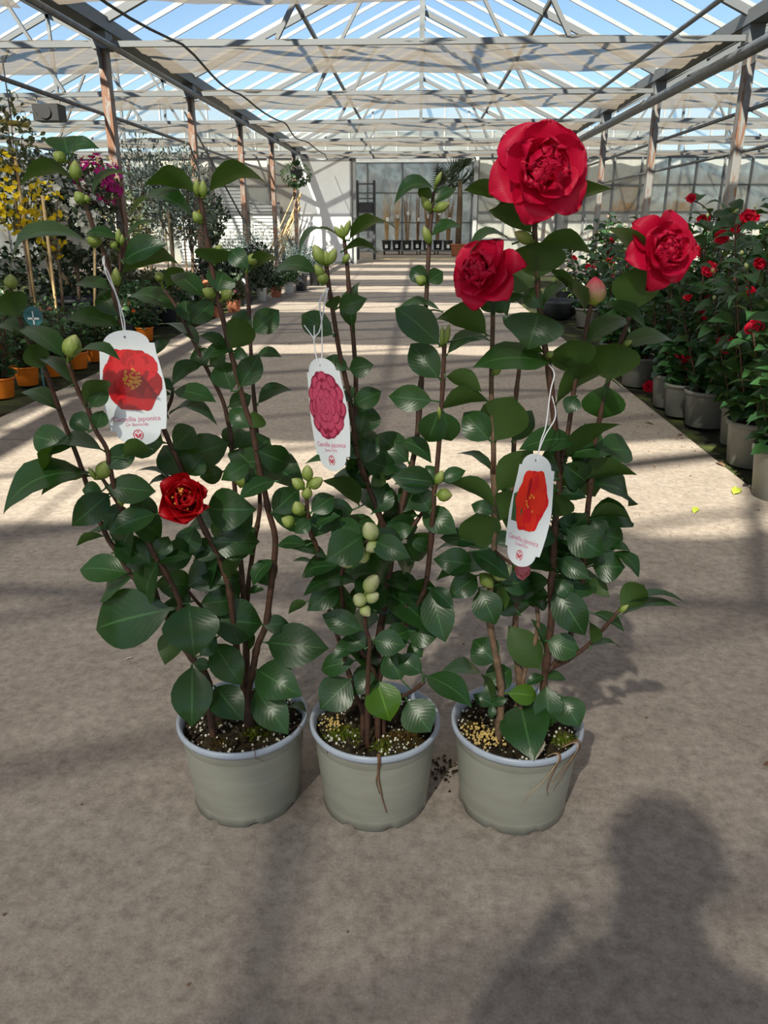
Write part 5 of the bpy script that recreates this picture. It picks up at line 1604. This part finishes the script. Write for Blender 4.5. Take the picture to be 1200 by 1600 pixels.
for i in range(4):
    x = at_y(612 + i * 28, 385, 28.7).x; e = empty('plant_trolley', (x, 28.75, 0)); tag(e, 'flat grey trolley carrying bare trees, %s from the palm' % ORD[3 - i], 'trolley', 'trolleys beyond the doorway')
    MB().box((-.285, -.3, .12), (.285, .3, .16)).build('deck', M['steel'], e)
    for sx in (-.26, .26):
        for sy in (-.24, .24): MB().tube([(sx - .02, sy, .06), (sx + .02, sy, .06)], .06, 10).build('wheel', M['black'], e)
pl = empty('palm', (at_y(716, 370, 27).x, 27, 0)); tag(pl, 'palm with a dark trunk in a terracotta pot beyond the doorway', 'tree'); nursery_pot(pl, .25, .4, 'pot_terra')
MB().tube([(0, 0, .3), (.02, 0, 1.6), (0, 0, 2.3)], [.1, .09, .07], 9).build('trunk', M['wood'], pl, smooth=True)
for k in range(18):
    a = 2 * math.pi * k / 18 * 1.6; el = r_.uniform(-.5, .9); mb = MB(); d = Vector((math.cos(a) * math.cos(el), math.sin(a) * math.cos(el), math.sin(el))); b = Vector((0, 0, 2.3)); c = b + d * .5
    mb.tube([b, c], .012, 4); s_ = d.orthogonal().normalized(); u_ = d.cross(s_)
    for j in range(13):
        an = (j - 6) * .26; v = (d * math.cos(an) + s_ * math.sin(an)) * .5; w_ = (s_ * math.cos(an) - d * math.sin(an)) * .012; mb.add([c - w_, c + w_, c + v * .6 + w_ * .8 + u_ * .02, c + v - u_ * .08], [(0, 1, 2, 3)])
    mb.build('frond', M['dark_leaf'], pl)
sh = empty('storage_rack', (at_y(585, 340, 24.5).x - .25, 24.5, 0)); tag(sh, 'dark metal rack standing just behind the doorway post', 'rack')
for sx in (-.25, .25): MB().box((sx - .03, -.2, 0), (sx + .03, .2, 2.2)).build('upright', M['pot_dark'], sh)
for z in (.3, .8, 1.3, 1.7, 2.1): MB().box((-.25, -.2, z), (.25, .2, z + .03)).build('shelf', M['steel'], sh)
for k in range(3): tag(MB().box((-.2, -.17, -.001), (.2, .17, .28)).build('storage_crate', M['pot_dark'], None, (sh.location.x, 24.5, (.33, .83, 1.33)[k])), ('dark crate on the lowest shelf of the rack', 'dark crate on the second shelf of the rack', 'dark crate on the third shelf of the rack')[k], 'crate')

# ------------------------------------------------------------------ bits on the floor
M['dry_leaf'] = plain('dry_brown_leaf', (.16, .09, .05), .85, 0, .4, 60); M['yellow_leaf'] = plain('yellow_fallen_leaf', (.34, .40, .05), .5, 0, .2, 40); M['pale_bit'] = plain('pale_chip', (.55, .47, .38), .9, 0, .2, 60)
for i, (x, y, L, mt, tx) in enumerate([(1088, 792, .075, 'yellow_leaf', 'small yellow-green leaf lying flat on the concrete by the camellias'), (1146, 773, .11, 'yellow_leaf', 'narrow yellow-green leaf on the concrete close to the moss'), (1022, 663, .06, 'dry_leaf', 'curled brown leaf on the concrete near the grey pots'), (1118, 722, .07, 'dry_leaf', 'dry brown leaf at the moss edge'),
        (1175, 758, .06, 'dead_leaf', 'pale dead leaf on the moss strip'), (208, 1027, .02, 'pale_bit', 'pale oval chip on the concrete beside the first pot'), (438, 1003, .022, 'dry_leaf', 'tiny dark leaf scrap behind the first pot'), (637, 698, .05, 'dry_leaf', 'thin dark leaf scrap on the sunlit aisle'), (452, 538, .06, 'dry_leaf', 'dark leaf scrap far down the aisle'),
        (1192, 1195, .035, 'dry_leaf', 'crumpled brown leaf clump on bare concrete'), (1066, 678, .05, 'dry_leaf', 'flat dark leaf beside the curled brown one'), (672, 1205, .022, 'dry_leaf', 'dark crumb beside the middle pot')]):
    p = at_z(x, y, .003); geo = leaf_geo(L, L * (.34 if mt == 'yellow_leaf' else .42), .05, .2, .03, .05, i)
    a = rng.uniform(0, 6.28); o = put('fallen_leaf', geo, M[mt], None, p, frame(Vector((math.cos(a), math.sin(a), 0)), Vector((.1, .1, 1)))); tag(o, tx, 'leaf', 'bits fallen on the floor')
mb = MB(); r_ = random.Random(6)
for i in range(170):
    p = Vector((r_.uniform(-1.6, 1.3), r_.uniform(.7, 6), .001)); s = r_.uniform(.0008, .002) * (1 + p.y * .15)
    mb.box((-s, -s * .7, 0), (s, s * .7, s * .8), r_.choice((0, 1)), Matrix.Translation(p) @ Matrix.Rotation(r_.uniform(0, 6), 4, 'Z'))
for i in range(70):
    p = Vector((min(1.32, r_.gauss(1.12, .12)), r_.gauss(4.2, .6), .001)); s = r_.uniform(.002, .006); mb.box((-s, -s * .6, 0), (s, s * .6, s * .5), 0, Matrix.Translation(p) @ Matrix.Rotation(r_.uniform(0, 6), 4, 'Z'))
tag(mb.build('floor_grit', [M['dry_leaf'], M['pale_bit']]), 'scattered grit and leaf crumbs on the concrete', 'debris', kind='stuff')
mb = MB(); c0 = at_z(690, 1205, 0)
for i in range(60): p = c0 + Vector((r_.gauss(0, .018), r_.gauss(0, .022), .002)); s = r_.uniform(.001, .003); mb.box((-s, -s, 0), (s, s, s), 0, Matrix.Translation(p) @ Matrix.Rotation(r_.uniform(0, 6), 4, 'Z'))
tag(mb.build('spilled_soil', [M['soil']]), 'spilled dark soil crumbs between the second and third pot', 'soil', kind='stuff')
# ------------------------------------------------------------------ the person taking the picture (behind the camera; casts the shadow on the floor)
M['skin'] = plain('skin', (.55, .33, .24), .5, 0, .06, 20); M['jacket'] = plain('dark_jacket', (.12, .13, .16), .85, 0, .2, 40); M['jeans'] = plain('blue_jeans', (.05, .08, .15), .9, 0, .2, 60); M['shoe'] = plain('shoe', (.05, .045, .04), .6, 0, .2, 20); M['hair'] = plain('brown_hair', (.05, .03, .02), .6, 0, .3, 60)
def person():
    e = empty('person', (-.09, -.41, 0)); tag(e, 'person in dark jacket and jeans standing with a phone held out at chest height', 'person')
    V, E_, Rr = [], [], []
    def ch(pts, root=None):
        prev = root
        for x, y, z, r_ in pts:
            V.append((x, y, z)); Rr.append(r_); k = len(V) - 1
            if prev is not None: E_.append((prev, k))
            prev = k
        return prev
    pel = ch([(0, 0, .74, .125)]); ch_ = ch([(0, 0, .88, .12), (0, .0, 1.02, .13), (0, .01, 1.15, .12)], pel); neck = ch([(0, .02, 1.24, .05), (0, .05, 1.31, .07), (0, .065, 1.38, .088), (0, .06, 1.45, .065)], ch_)
    for s in (-1, 1):
        ch([(s * .09, 0, .66, .085), (s * .10, .03, .38, .058), (s * .10, 0, .09, .038), (s * .105, .06, .04, .036), (s * .11, .12, .03, .028)], pel)
        wr = ch([(s * .145, .0, 1.14, .058), (s * .20, .04, .98, .047), (s * .21, .10, .88, .042), (s * .14, .22, .93, .034), (s * .085, .285, .965, .027), (s * .065, .31, .98, .03)], ch_)
        for f in range(4): ch([(s * (.058 - .003 * f), .325 + .004 * f, .995 - .014 * f, .009), (s * .045, .342, .998 - .014 * f, .008), (s * .034, .342, 1.0 - .014 * f, .007)], wr)
        ch([(s * .055, .30, .995, .010), (s * .035, .305, 1.005, .009)], wr)
    me = bpy.data.meshes.new('body'); me.from_pydata(V, E_, [])
    o = bpy.data.objects.new('body', me); COL.objects.link(o)
    sk = o.modifiers.new('skin', 'SKIN'); sk.use_smooth_shade = True
    for i, sv in enumerate(me.skin_vertices[0].data): sv.radius = (Rr[i], Rr[i] * .85); sv.use_root = (i == 0)
    sb = o.modifiers.new('sub', 'SUBSURF'); sb.levels = 2; sb.render_levels = 2
    bpy.context.view_layer.update(); m2 = bpy.data.meshes.new_from_object(o.evaluated_get(bpy.context.evaluated_depsgraph_get())); bpy.data.objects.remove(o)
    for k in ('skin', 'jacket', 'jeans', 'shoe'): m2.materials.append(M[k])
    for p in m2.polygons:
        c = p.center; p.use_smooth = True
        p.material_index = 3 if c.z < .08 else 2 if c.z < .74 and abs(c.x) < .2 and c.y < .15 else 0 if c.z > 1.235 or c.y > .27 else 1
    link('body', m2, e)
    hr = MB().ball((0, .045, 1.41), .098, 14, 10, 0, (1, 1.05, .95)); hr.v = [v if not (v.y > .10 and v.z < 1.44) else Vector((v.x, .10, v.z)) for v in hr.v]
    hr.build('hair', M['hair'], e, smooth=True)
    MB().ball((0, .148, 1.375), .014, 8, 6, 0, (.8, 1.3, 1.3)).build('nose', M['skin'], e, smooth=True)
    for s in (-1, 1): MB().ball((s * .032, .135, 1.395), .011, 8, 6).build('eye', M['black'], e, smooth=True); MB().ball((s * .088, .06, 1.385), .022, 8, 6, 0, (.4, .8, 1.3)).build('ear', M['skin'], e, smooth=True)
    MB().box((-.022, .138, 1.338), (.022, .146, 1.344)).build('mouth', M['petal_dark'], e)
person()
ph = empty('phone', (0, -.022, .995)); tag(ph, 'black phone held upright in both hands of the person', 'phone')
MB().box((-.036, -.008, -.075), (.036, 0, .075)).build('casing', M['black'], ph); MB().box((-.033, -.0086, -.071), (.033, -.008, .071)).build('screen', M['pot_dark'], ph)
